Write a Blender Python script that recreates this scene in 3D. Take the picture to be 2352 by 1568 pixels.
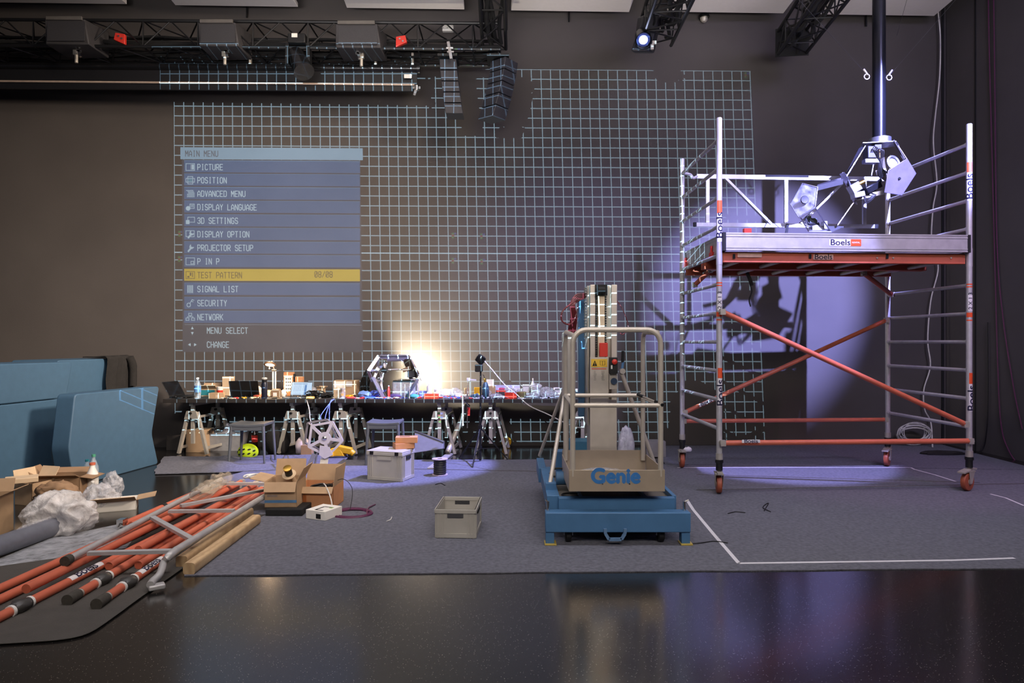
import bpy, bmesh, math, random
import numpy as np
from mathutils import Vector, Matrix, Euler, noise

for o in list(bpy.data.objects):
    bpy.data.objects.remove(o)
S = bpy.context.scene
COL = S.collection
R = math.radians
RND = random.Random(7)

# ---------------------------------------------------------------- camera
CAMZ = 1.48
FPX = 1568.0                       # focal length in pixels of the 2352x1568 frame
cam = bpy.data.cameras.new('camera'); camo = bpy.data.objects.new('camera', cam); COL.objects.link(camo)
cam.lens = 24.0; cam.sensor_width = 36.0; cam.sensor_fit = 'HORIZONTAL'
cam.clip_start = 0.05; cam.clip_end = 100
camo.location = (0, 0, CAMZ); camo.rotation_euler = (R(90), 0, 0)
S.camera = camo

# ---------------------------------------------------------------- world and exposure
S.view_settings.view_transform = 'Standard'; S.view_settings.look = 'None'
S.view_settings.gamma = 1.0; S.view_settings.exposure = 0.0
S.view_settings.use_curve_mapping = False
S.cycles.use_denoising = True
S.cycles.max_bounces = 8; S.cycles.transparent_max_bounces = 16
S.cycles.caustics_reflective = False; S.cycles.caustics_refractive = False
S.cycles.sample_clamp_indirect = 4.0
w = bpy.data.worlds.new('hall_ambient'); S.world = w; w.use_nodes = True
w.node_tree.nodes['Background'].inputs[0].default_value = (0.80, 0.84, 1.15, 1)
w.node_tree.nodes['Background'].inputs[1].default_value = 0.035

# ---------------------------------------------------------------- frame helpers
def W(px, py, Y):
    """point at depth Y on the sight line through a photo pixel"""
    return Vector(((px - 1176) / FPX * Y, Y, CAMZ + (784 - py) / FPX * Y))
def F(px, py, z=0.0):
    """point on the floor (height z) under a photo pixel"""
    Y = FPX * (CAMZ - z) / (py - 784)
    return W(px, py, Y)
YAW = 0.0277
def wall_y(X, off=0.0):
    return 9.70 + YAW * X - off
def WW(px, py, off=0.0):
    Y = (9.70 - off) / (1 - YAW * (px - 1176) / FPX)
    return W(px, py, Y)

# ---------------------------------------------------------------- lamps of the hall, plus two added fill lights
def look(o, target):
    d = Vector(target) - o.location
    o.rotation_euler = d.to_track_quat('-Z', 'Y').to_euler()
def area(name, loc, target, sx, sy, power, col):
    l = bpy.data.lights.new(name, 'AREA'); l.shape = 'RECTANGLE'; l.size = sx; l.size_y = sy
    l.energy = power; l.color = col
    o = bpy.data.objects.new(name, l); COL.objects.link(o); o.location = loc; look(o, target)
    return o
def spot(name, loc, target, power, col, size, blend, rad=0.05):
    l = bpy.data.lights.new(name, 'SPOT'); l.energy = power; l.color = col
    l.spot_size = R(size); l.spot_blend = blend; l.shadow_soft_size = rad
    o = bpy.data.objects.new(name, l); COL.objects.link(o); o.location = loc; look(o, target)
    return o
area('house_light_left', (0.3, 5.0, 5.7), (-5.6, 9.3, 0.7), 1.6, 1.0, 80, (1.0, 0.84, 0.68)).data.spread = R(100)
area('house_light_row', (-0.5, 4.6, 5.9), (-0.5, 5.6, 0), 11.0, 0.8, 105, (0.96, 0.92, 0.98)).data.spread = R(115)
area('house_light_front', (0.5, -1.5, 5.2), (0.2, 5.5, 0.3), 6.0, 1.0, 105, (1.0, 0.90, 0.82)).data.spread = R(100)
area('house_light_right', (3.6, 4.2, 4.7), (-6.2, 9.4, 1.5), 1.2, 0.8, 120, (1.0, 0.82, 0.66)).data.spread = R(50)
area('panel_fill_light', (0.5, 2.6, 3.4), (0.5, 6.8, 6.05), 9.0, 0.8, 105, (1.0, 0.94, 0.94)).data.spread = R(60)  # added unseen fill that brightens the undersides of the white panels
spot('blue_spot_front_right', (5.3, 2.6, 6.4), (3.58, 9.80, 2.10), 22000, (0.34, 0.36, 1.0), 23, 0.6, 0.05)
spot('blue_spot_front_left', (1.8, 4.0, 6.5), (3.3, 8.4, 0.0), 5200, (0.42, 0.40, 1.0), 20, 0.35, 0.05)
area('purple_fill_right', (4.6, 2.6, 5.6), (4.2, 9.8, 2.4), 2.0, 1.0, 75, (0.62, 0.56, 1.0)).data.spread = R(100)  # added purple fill for the right half, no lamp of its own
spot('blue_wash_wall', (2.4, 3.6, 5.6), (0.75, 9.7, 1.75), 1500, (0.50, 0.46, 1.0), 40, 1.0, 0.1)
spot('pink_spot_right', (6.0, 4.2, 6.2), (4.5, 6.9, 1.6), 260, (1.0, 0.35, 0.9), 34, 0.6, 0.08)
spot('blue_wash_table', (2.6, 4.6, 6.2), (0.3, 9.2, 0.75), 3600, (0.42, 0.40, 1.0), 28, 0.7, 0.06)

# ---------------------------------------------------------------- the projector's beam: test grid and menu
PROJ = Vector((-2.8, -1.0, 4.10))
QUAD = [(399.0, 153.0), (1724.0, 163.0), (1758.0, 1015.0), (401.7, 1015.0)]      # the picture's corners where they land on the wall
def homography(src, dst):
    A = []; b = []
    for (x, y), (u, v) in zip(src, dst):
        A.append([x, y, 1, 0, 0, 0, -u*x, -u*y]); b.append(u)
        A.append([0, 0, 0, x, y, 1, -v*x, -v*y]); b.append(v)
    h = np.linalg.solve(np.array(A, float), np.array(b, float))
    return np.append(h, 1.0).reshape(3, 3)
PW, PH = 1920, 1200
H_px = homography(QUAD, [(0, 0), (PW, 0), (PW, PH), (0, PH)])
def J(px, py):
    v = H_px @ np.array([px, py, 1.0]); return v[0]/v[2], v[1]/v[2]

IMG = np.zeros((PH, PW, 3), np.float32)                                       # row 0 = top
def s2l(c):
    c = np.asarray(c, float) / 255.0
    return np.where(c <= 0.04045, c / 12.92, ((c + 0.055) / 1.055) ** 2.4)
def rect(x0, y0, x1, y1, col, a=1.0):
    x0, x1 = sorted((int(round(x0)), int(round(x1)))); y0, y1 = sorted((int(round(y0)), int(round(y1))))
    x1 = max(x1, x0+1); y1 = max(y1, y0+1)
    x0, y0 = max(x0, 0), max(y0, 0)
    IMG[y0:y1, x0:x1] = IMG[y0:y1, x0:x1] * (1 - a) + np.array(col, np.float32) * a
def stroke(pts, wd, col):
    for (xa, ya), (xb, yb) in zip(pts[:-1], pts[1:]):
        x0 = int(max(0, min(xa, xb) - wd - 1)); x1 = int(min(PW, max(xa, xb) + wd + 2))
        y0 = int(max(0, min(ya, yb) - wd - 1)); y1 = int(min(PH, max(ya, yb) + wd + 2))
        if x1 <= x0 or y1 <= y0: continue
        yy, xx = np.mgrid[y0:y1, x0:x1] + 0.5
        dx, dy = xb - xa, yb - ya; L2 = dx*dx + dy*dy + 1e-9
        t = np.clip(((xx - xa)*dx + (yy - ya)*dy) / L2, 0, 1)
        d = np.hypot(xx - xa - t*dx, yy - ya - t*dy)
        a = np.clip(wd/2 + 0.5 - d, 0, 1)[..., None]
        IMG[y0:y1, x0:x1] = IMG[y0:y1, x0:x1] * (1 - a) + np.array(col, np.float32) * a
def frame(x0, y0, x1, y1, wd, col):
    stroke([(x0, y0), (x1, y0), (x1, y1), (x0, y1), (x0, y0)], wd, col)
GL = (0.44, 0.60, 0.70)
ys = [0, 600] + [576 - 32*k for k in range(19)] + [624 + 32*k for k in range(19)]
for k in range(61):
    x = min(32*k, PW - 3); rect(x - 1.0, 0, x + 1.6, PH, GL)
for y in ys:
    y = min(y, PH - 3); b = 1.7 if y == 600 else 1.0
    rect(0, y - 1.0, PW, y + 1.6, tuple(c*b for c in GL))
def blip(px, py):
    x, y = J(px, py)
    rect(x-4, y-8, x+4, y-2, (0.05, 0.20, 0.05)); rect(x-4, y-2, x+4, y+4, (0.25, 0.06, 0.04)); rect(x+4, y-8, x+12, y-2, (0.04, 0.06, 0.25)); rect(x-4, y+4, x+4, y+10, (0.05, 0.2, 0.04))
for p in ((1040, 540), (1106, 542), (1040, 598), (1106, 600), (412, 536), (412, 594), (1097, 168), (1713, 172), (1046, 985), (1046, 994)): blip(*p)
GLYPH = {
 'A': [[(0,6),(0,2),(2,0),(4,2),(4,6)],[(0,4),(4,4)]], 'C': [[(4,1),(3,0),(1,0),(0,1),(0,5),(1,6),(3,6),(4,5)]],
 'D': [[(0,0),(0,6),(3,6),(4,5),(4,1),(3,0),(0,0)]], 'E': [[(4,0),(0,0),(0,6),(4,6)],[(0,3),(3.4,3)]],
 'G': [[(4,1),(3,0),(1,0),(0,1),(0,5),(1,6),(3,6),(4,5),(4,3.2),(2.4,3.2)]], 'H': [[(0,0),(0,6)],[(4,0),(4,6)],[(0,3),(4,3)]],
 'I': [[(2,0),(2,6)],[(1.3,0),(2.7,0)],[(1.3,6),(2.7,6)]], 'J': [[(4,0),(4,5),(3,6),(1,6),(0,5)]], 'K': [[(0,0),(0,6)],[(4,0),(0,3.4)],[(1.2,2.6),(4,6)]],
 'L': [[(0,0),(0,6),(4,6)]], 'M': [[(0,6),(0,0),(2,3.4),(4,0),(4,6)]], 'N': [[(0,6),(0,0),(4,6),(4,0)]],
 'O': [[(1,0),(3,0),(4,1),(4,5),(3,6),(1,6),(0,5),(0,1),(1,0)]], 'P': [[(0,6),(0,0),(3,0),(4,1),(4,2.4),(3,3.3),(0,3.3)]],
 'R': [[(0,6),(0,0),(3,0),(4,1),(4,2.4),(3,3.3),(0,3.3)],[(2,3.3),(4,6)]], 'S': [[(4,1),(3,0),(1,0),(0,1),(0,2),(1,3),(3,3),(4,4),(4,5),(3,6),(1,6),(0,5)]],
 'T': [[(0,0),(4,0)],[(2,0),(2,6)]], 'U': [[(0,0),(0,5),(1,6),(3,6),(4,5),(4,0)]], 'V': [[(0,0),(2,6),(4,0)]], 'W': [[(0,0),(1,6),(2,2.4),(3,6),(4,0)]],
 'Y': [[(0,0),(2,3),(4,0)],[(2,3),(2,6)]], '0': [[(1,0),(3,0),(4,1),(4,5),(3,6),(1,6),(0,5),(0,1),(1,0)],[(0.6,5),(3.4,1)]],
 '8': [[(1,0),(3,0),(4,1),(4,2),(3,3),(1,3),(0,2),(0,1),(1,0)],[(1,3),(0,4),(0,5),(1,6),(3,6),(4,5),(4,4),(3,3)]],
 '3': [[(0,1),(1,0),(3,0),(4,1),(4,2),(3,3),(1.6,3)],[(3,3),(4,4),(4,5),(3,6),(1,6),(0,5)]], '/': [[(0,6),(4,0)]]}
def text(px, py, s, col, wd=2.1):
    x, y = J(px, py)
    for i, ch in enumerate(s):
        for pl in GLYPH.get(ch, []):
            stroke([(x + i*12.25 + a*2.05, y - 9 + b*3.0) for a, b in pl], wd, col)
def pr(x0, y0, x1, y1, col, a=1.0):
    xa, ya = J(x0, y0); xb, yb = J(x1, y1); rect(xa, ya, xb, yb, col, a)
pr(418, 366, 834, 809, (0.035, 0.055, 0.095))
pr(414.5, 338, 833.5, 368, (0.36, 0.56, 0.74))
text(426, 352.5, 'MAIN MENU', (0.09, 0.11, 0.15))
ITEMS = ['PICTURE', 'POSITION', 'ADVANCED MENU', 'DISPLAY LANGUAGE', '3D SETTINGS', 'DISPLAY OPTION', 'PROJECTOR SETUP', 'P IN P',
         'TEST PATTERN', 'SIGNAL LIST', 'SECURITY', 'NETWORK']
IY = [383.5, 413.8, 444.6, 475.5, 506.5, 537.6, 568.8, 600.0, 631.5, 663.5, 695.8, 728.0]
for i, (s, y) in enumerate(zip(ITEMS, IY)):
    hl = s == 'TEST PATTERN'
    base = (0.92, 0.62, 0.03) if hl else (0.050, 0.155, 0.36)
    pr(423, y - 14.6, 827, y + 14.4, base)
    if not hl:
        pr(423, y - 14.6, 827, y - 13.4, (0.14, 0.32, 0.56)); pr(423, y + 13.6, 827, y + 14.6, (0.03, 0.04, 0.09))
    ink = (0.16, 0.11, 0.02) if hl else (0.80, 1.0, 1.12)
    text(454, y, s, ink)
    if hl: text(723, y - 1.5, '08/08', ink)
    x, yy = J(437, y); ic = (0.20, 0.13, 0.03) if hl else (0.66, 0.86, 1.0); q = 1.8
    if i == 0: frame(x-14, yy-11, x+14, yy+11, q, ic); rect(x+1, yy-8, x+6, yy+8, (0.4, 0.5, 0.66)); rect(x+6, yy-8, x+12, yy+8, ic)
    elif i == 1: frame(x-8, yy-12, x+8, yy+12, q, ic); frame(x-14, yy-6, x+14, yy+6, q, ic); rect(x-6, yy-5, x+6, yy+5, (0.12, 0.35, 0.5))
    elif i == 2: [rect(x-14+3*(k > 0)+2*k*(k < 3), yy-11+4*k, x+10+min(4, k*2), yy-9+4*k, ic) for k in range(6)]
    elif i == 3:
        for a in range(0, 360, 20): stroke([(x-7, yy+4), (x-7+6*math.cos(R(a)), yy+4+6*math.sin(R(a)))], 3, ic)
        frame(x-1, yy-10, x+13, yy+4, q, ic); stroke([(x+2, yy-6), (x+10, yy-6)], q, ic); stroke([(x+2, yy-2), (x+10, yy-2)], q, ic)
    elif i == 4: frame(x-8, yy-11, x+14, yy+5, q, ic); rect(x-14, yy-2, x-2, yy+11, ic)
    elif i in (5, 6):
        if i == 5: frame(x-14, yy-11, x+13, yy+8, q, ic)
        stroke([(x-6, yy+11), (x+4, yy-1)], 5.5, ic); stroke([(x+1, yy-8), (x-1, yy-2), (x+5, yy+2), (x+10, yy-1)], 4, ic)
    elif i == 7: frame(x-14, yy-11, x+14, yy+11, q, ic); frame(x+2, yy, x+11, yy+8, q, ic)
    elif i == 8: frame(x-14, yy-11, x+14, yy+11, q, ic); rect(x-2, yy-8, x+3, yy+2, ic); rect(x+5, yy-8, x+9, yy+6, ic, .7); rect(x-10, yy+3, x-3, yy+8, ic)
    elif i == 9:
        for k in range(4): rect(x-9+5*k, yy-12, x-6+5*k, yy+12, ic)
        for k in range(5): rect(x-10, yy-8+5*k, x+11, yy-7+5*k, ic, .8)
    elif i == 10:
        stroke([(x-5+6*math.cos(R(a)), yy+6+6*math.sin(R(a))) for a in range(0, 361, 30)], q+.4, ic); stroke([(x-1, yy+1), (x+6, yy-11), (x+12, yy-9)], q+.4, ic); stroke([(x+4, yy-6), (x+9, yy-4)], q+.4, ic)
    else:
        for bx, by in ((0, -8), (-9, 7), (9, 7)): frame(x+bx-5, yy+by-4, x+bx+5, yy+by+3, q, ic)
        stroke([(x-9, yy+2), (x-9, yy-1), (x+9, yy-1), (x+9, yy+2)], q, ic); stroke([(x, yy-4), (x, yy-1)], q, ic)
pr(424, 744.6, 831, 745.9, (0.4, 0.5, 0.6))
wh = (0.80, 1.0, 1.1)
text(476, 758.8, 'MENU SELECT', wh); text(476, 791.2, 'CHANGE', wh)
x, y = J(441.6, 759)
for k in range(9): rect(x-k*0.55, y-13+k, x+k*0.55, y-12+k, wh); rect(x-k*0.55, y+13-k, x+k*0.55, y+14-k, wh)
x, y = J(441.6, 791.2)
for k in range(9): rect(x-14+k, y-k*.6, x-13+k, y+k*.6, wh); rect(x+14-k, y-k*.6, x+15-k, y+k*.6, wh)
IMG += 0.004
im = bpy.data.images.new('projected_picture', PW, PH, alpha=False, float_buffer=True)
px = np.ones((PH, PW, 4), np.float32); px[..., :3] = IMG[::-1]
im.pixels.foreach_set(px.ravel()); im.update(); im.pack()
pl = bpy.data.lights.new('projector_beam', 'SPOT'); plo = bpy.data.objects.new('projector_beam', pl); COL.objects.link(plo)
plo.location = PROJ; look(plo, WW(1078, 584)); pl.energy = 23000; pl.color = (0.84, 1.0, 1.08); pl.spot_size = R(75); pl.spot_blend = 0.0; pl.shadow_soft_size = 0.0
pl.use_nodes = True
nt = pl.node_tree; N = nt.nodes; em = N['Emission']
quad3 = [WW(*q) - PROJ for q in QUAD]
# direction d=(dx,dy,dz) -> [U,V,Wt] = M.d with U/Wt, V/Wt the picture coordinates (0..1, origin lower left)
A = []; uvs = [(0, 1), (1, 1), (1, 0), (0, 0)]
src = [(q.x / q.y, q.z / q.y) for q in quad3]
Mh = homography(src, uvs)            # acts on (dx/dy, dz/dy, 1)
geo = N.new('ShaderNodeNewGeometry')
def dot(row):
    n = N.new('ShaderNodeVectorMath'); n.operation = 'DOT_PRODUCT'
    n.inputs[1].default_value = (row[0], row[2], row[1])
    nt.links.new(geo.outputs['Incoming'], n.inputs[0]); return n.outputs['Value']
U, V, Wt = (dot(Mh[i]) for i in range(3))
cmb = N.new('ShaderNodeCombineXYZ')
for k, s_ in enumerate((U, V)):
    d = N.new('ShaderNodeMath'); d.operation = 'DIVIDE'; nt.links.new(s_, d.inputs[0]); nt.links.new(Wt, d.inputs[1]); nt.links.new(d.outputs[0], cmb.inputs[k])
tex = N.new('ShaderNodeTexImage'); tex.image = im; tex.extension = 'CLIP'; tex.interpolation = 'Linear'
nt.links.new(cmb.outputs[0], tex.inputs['Vector']); nt.links.new(tex.outputs['Color'], em.inputs['Color']); em.inputs['Strength'].default_value = 1.0

# ---------------------------------------------------------------- materials
MATS = {}
def M(name, rgb, rough=0.5, metal=0.0, var=0.12, scale=18.0, bump=0.0, bscale=None, ior=1.5, stretch=(1, 1, 1)):
    """plain surface with a procedural variation of its own colour and a fine bump"""
    if name in MATS: return MATS[name]
    m = bpy.data.materials.new(name); m.use_nodes = True; t = m.node_tree; n = t.nodes; b = n['Principled BSDF']
    c = s2l(rgb)
    tc = n.new('ShaderNodeTexCoord'); mp = n.new('ShaderNodeMapping'); mp.inputs['Scale'].default_value = stretch
    t.links.new(tc.outputs['Object'], mp.inputs[0])
    nz = n.new('ShaderNodeTexNoise'); nz.inputs['Scale'].default_value = scale; nz.inputs['Detail'].default_value = 5
    t.links.new(mp.outputs[0], nz.inputs['Vector'])
    cr = n.new('ShaderNodeMix'); cr.data_type = 'RGBA'
    cr.inputs[6].default_value = (*[max(0, x*(1-var*2)) for x in c], 1); cr.inputs[7].default_value = (*[min(1, x*(1+var*2)) for x in c], 1)
    t.links.new(nz.outputs['Fac'], cr.inputs[0]); t.links.new(cr.outputs[2], b.inputs['Base Color'])
    b.inputs['Roughness'].default_value = rough; b.inputs['Metallic'].default_value = metal; b.inputs['IOR'].default_value = ior
    if bump:
        n2 = n.new('ShaderNodeTexNoise'); n2.inputs['Scale'].default_value = bscale or scale*4; n2.inputs['Detail'].default_value = 4
        t.links.new(mp.outputs[0], n2.inputs['Vector'])
        bp = n.new('ShaderNodeBump'); bp.inputs['Strength'].default_value = bump; bp.inputs['Distance'].default_value = 0.01
        t.links.new(n2.outputs['Fac'], bp.inputs['Height']); t.links.new(bp.outputs[0], b.inputs['Normal'])
    MATS[name] = m; return m
def speckle(m, rgb, scale, thr, amt=1.0):
    t = m.node_tree; n = t.nodes; b = n['Principled BSDF']
    old = b.inputs['Base Color'].links[0].from_socket
    tc = n.new('ShaderNodeTexCoord'); v = n.new('ShaderNodeTexVoronoi'); v.inputs['Scale'].default_value = scale
    t.links.new(tc.outputs['Object'], v.inputs['Vector'])
    r = n.new('ShaderNodeValToRGB'); r.color_ramp.elements[0].position = thr*0.6; r.color_ramp.elements[1].position = thr
    r.color_ramp.elements[0].color = (amt, amt, amt, 1); r.color_ramp.elements[1].color = (0, 0, 0, 1)
    t.links.new(v.outputs['Distance'], r.inputs[0])
    mx = n.new('ShaderNodeMix'); mx.data_type = 'RGBA'; t.links.new(r.outputs[0], mx.inputs[0]); t.links.new(old, mx.inputs[6])
    mx.inputs[7].default_value = (*s2l(rgb), 1); t.links.new(mx.outputs[2], b.inputs['Base Color'])
    return m
def clear(name, rgb=(255, 255, 255), film=0.35, rough=0.15, bump=0.5, bscale=30):
    """thin clear plastic: see-through with a milky share and gloss on its creases"""
    if name in MATS: return MATS[name]
    m = bpy.data.materials.new(name); m.use_nodes = True; t = m.node_tree; n = t.nodes; n.remove(n['Principled BSDF'])
    out = n['Material Output']; c = (*s2l(rgb), 1)
    tr = n.new('ShaderNodeBsdfTransparent'); pb = n.new('ShaderNodeBsdfPrincipled'); pb.inputs['Base Color'].default_value = c; pb.inputs['Roughness'].default_value = rough
    tc = n.new('ShaderNodeTexCoord'); nz = n.new('ShaderNodeTexNoise'); nz.inputs['Scale'].default_value = bscale; nz.inputs['Detail'].default_value = 4
    t.links.new(tc.outputs['Object'], nz.inputs['Vector'])
    bp = n.new('ShaderNodeBump'); bp.inputs['Strength'].default_value = bump; bp.inputs['Distance'].default_value = 0.04
    t.links.new(nz.outputs['Fac'], bp.inputs['Height']); t.links.new(bp.outputs[0], pb.inputs['Normal'])
    mp = n.new('ShaderNodeMapRange'); mp.inputs['From Min'].default_value = 0.3; mp.inputs['From Max'].default_value = 0.7
    mp.inputs['To Min'].default_value = max(0, film-0.2); mp.inputs['To Max'].default_value = min(1, film+0.2)
    t.links.new(nz.outputs['Fac'], mp.inputs[0])
    mx = n.new('ShaderNodeMixShader'); t.links.new(mp.outputs[0], mx.inputs[0]); t.links.new(tr.outputs[0], mx.inputs[1]); t.links.new(pb.outputs[0], mx.inputs[2])
    t.links.new(mx.outputs[0], out.inputs[0]); MATS[name] = m; return m
def glow(name, rgb, strength):
    if name in MATS: return MATS[name]
    m = bpy.data.materials.new(name); m.use_nodes = True; b = m.node_tree.nodes['Principled BSDF']
    b.inputs['Base Color'].default_value = (0.02, 0.02, 0.02, 1); b.inputs['Emission Color'].default_value = (*s2l(rgb), 1); b.inputs['Emission Strength'].default_value = strength
    MATS[name] = m; return m
def wood(name, rgb, dark, scale=6):
    if name in MATS: return MATS[name]
    m = M(name, rgb, 0.6, 0, 0.1, 10, 0.1); t = m.node_tree; n = t.nodes; b = n['Principled BSDF']; old = b.inputs['Base Color'].links[0].from_socket
    tc = n.new('ShaderNodeTexCoord'); wv = n.new('ShaderNodeTexWave'); wv.inputs['Scale'].default_value = scale; wv.inputs['Distortion'].default_value = 6; wv.bands_direction = 'X'
    t.links.new(tc.outputs['Object'], wv.inputs['Vector'])
    mx = n.new('ShaderNodeMix'); mx.data_type = 'RGBA'; mx.inputs[7].default_value = (*s2l(dark), 1); t.links.new(old, mx.inputs[6])
    ma = n.new('ShaderNodeMath'); ma.operation = 'MULTIPLY'; ma.inputs[1].default_value = 0.5; t.links.new(wv.outputs['Fac'], ma.inputs[0]); t.links.new(ma.outputs[0], mx.inputs[0])
    t.links.new(mx.outputs[2], b.inputs['Base Color']); return m

WALL = M('dark_plaster', (78, 73, 71), 0.85, 0, 0.10, 1.3, 0.05, 60)
WALLR = M('dark_fabric_panel', (78, 74, 76), 0.9, 0, 0.08, 2.0, 0.05, 80)
FLOOR = speckle(M('polished_terrazzo', (24, 22, 21), 0.165, 0, 0.3, 30, 0.006, 6, ior=2.7), (120, 115, 105), 70, 0.16)
CARPET = M('grey_felt', (103, 104, 115), 0.95, 0, 0.30, 38, 0.7, 150)
FELTD = M('dark_felt', (76, 72, 68), 0.95, 0, 0.12, 9, 0.6, 160)
BLACKCEIL = M('black_ceiling', (16, 16, 17), 0.9)
PANELW = M('white_panel', (238, 232, 232), 0.8, 0, 0.02)
BLK = M('black_paint', (15, 15, 17), 0.5)
BLKM = M('black_matt', (18, 18, 19), 0.85)
BLKG = M('black_gloss', (20, 20, 22), 0.25)
ALU = M('aluminium', (172, 172, 178), 0.38, 0.9, 0.06, 30)
ALUD = M('worn_aluminium', (186, 184, 184), 0.45, 0.4, 0.12, 14, 0.05)
ALUM = M('matt_aluminium', (192, 190, 192), 0.5, 0.4, 0.10, 16)
STEEL = M('galvanised_steel', (186, 179, 168), 0.42, 0.4, 0.10, 22)
CHROME = M('polished_steel', (215, 212, 208), 0.18, 1.0, 0.04)
ORANGE = M('orange_paint', (196, 102, 76), 0.42, 0, 0.10, 9)
ORANGED = M('orange_polyurethane', (160, 82, 56), 0.5, 0, 0.16, 12)
LBLUE = M('lift_blue_paint', (72, 116, 158), 0.5, 0, 0.10, 8)
FOAM = M('blue_coated_foam', (62, 92, 117), 0.55, 0, 0.06, 14, 0.10, 220)
CARD = M('cardboard', (180, 150, 118), 0.8, 0, 0.08, 12)
CARDL = M('pale_cardboard', (206, 180, 148), 0.8, 0, 0.06, 12)
CARDO = M('orange_printed_cardboard', (196, 138, 96), 0.8, 0, 0.08, 12)
CARDD = M('brown_cardboard', (146, 116, 88), 0.8, 0, 0.08, 12)
GREYP = M('grey_plastic', (176, 172, 164), 0.5, 0, 0.05, 12)
WHITEP = M('white_plastic', (228, 226, 222), 0.45, 0, 0.03)
PAPER = M('white_paper', (236, 232, 224), 0.8, 0, 0.03)
TAPE = M('white_tape', (222, 220, 226), 0.6, 0, 0.06, 20)
RED = M('red_plastic', (206, 52, 40), 0.45, 0, 0.06)
YEL = M('yellow_plastic', (236, 178, 34), 0.45, 0, 0.05)
NEON = M('neon_yellow_shell', (206, 236, 40), 0.4, 0, 0.05)
BLUEP = M('blue_plastic', (44, 78, 190), 0.45, 0, 0.06)
TEAL = M('teal_plastic', (42, 128, 140), 0.5, 0, 0.08)
DGREY = M('dark_grey_plastic', (66, 66, 70), 0.5, 0, 0.08)
CHAIRG = M('grey_chair_plastic', (82, 86, 92), 0.55, 0, 0.05)
CLOTHB = M('black_cloth', (30, 28, 27), 0.95, 0, 0.2, 20, 0.5, 90)
WIRE = M('black_cable', (22, 20, 22), 0.5)
WIREP = M('purple_cable', (92, 40, 74), 0.5)
WIREW = M('white_cable', (214, 210, 206), 0.5)
WOODM = wood('pine_wood', (202, 172, 132), (160, 124, 88))
FILM = clear('clear_film', (232, 232, 238), 0.36, 0.10, 1.0, 16)
FILMT = clear('clear_pet', (225, 235, 245), 0.22, 0.06, 0.2, 12)
BUBBLE = clear('bubble_wrap', (232, 232, 242), 0.5, 0.15, 1.0, 70)
ACRYL = clear('acrylic_sheet', (214, 220, 236), 0.42, 0.10, 0.25, 9)
BRASS = M('brass', (190, 150, 70), 0.35, 1.0, 0.08)

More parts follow.
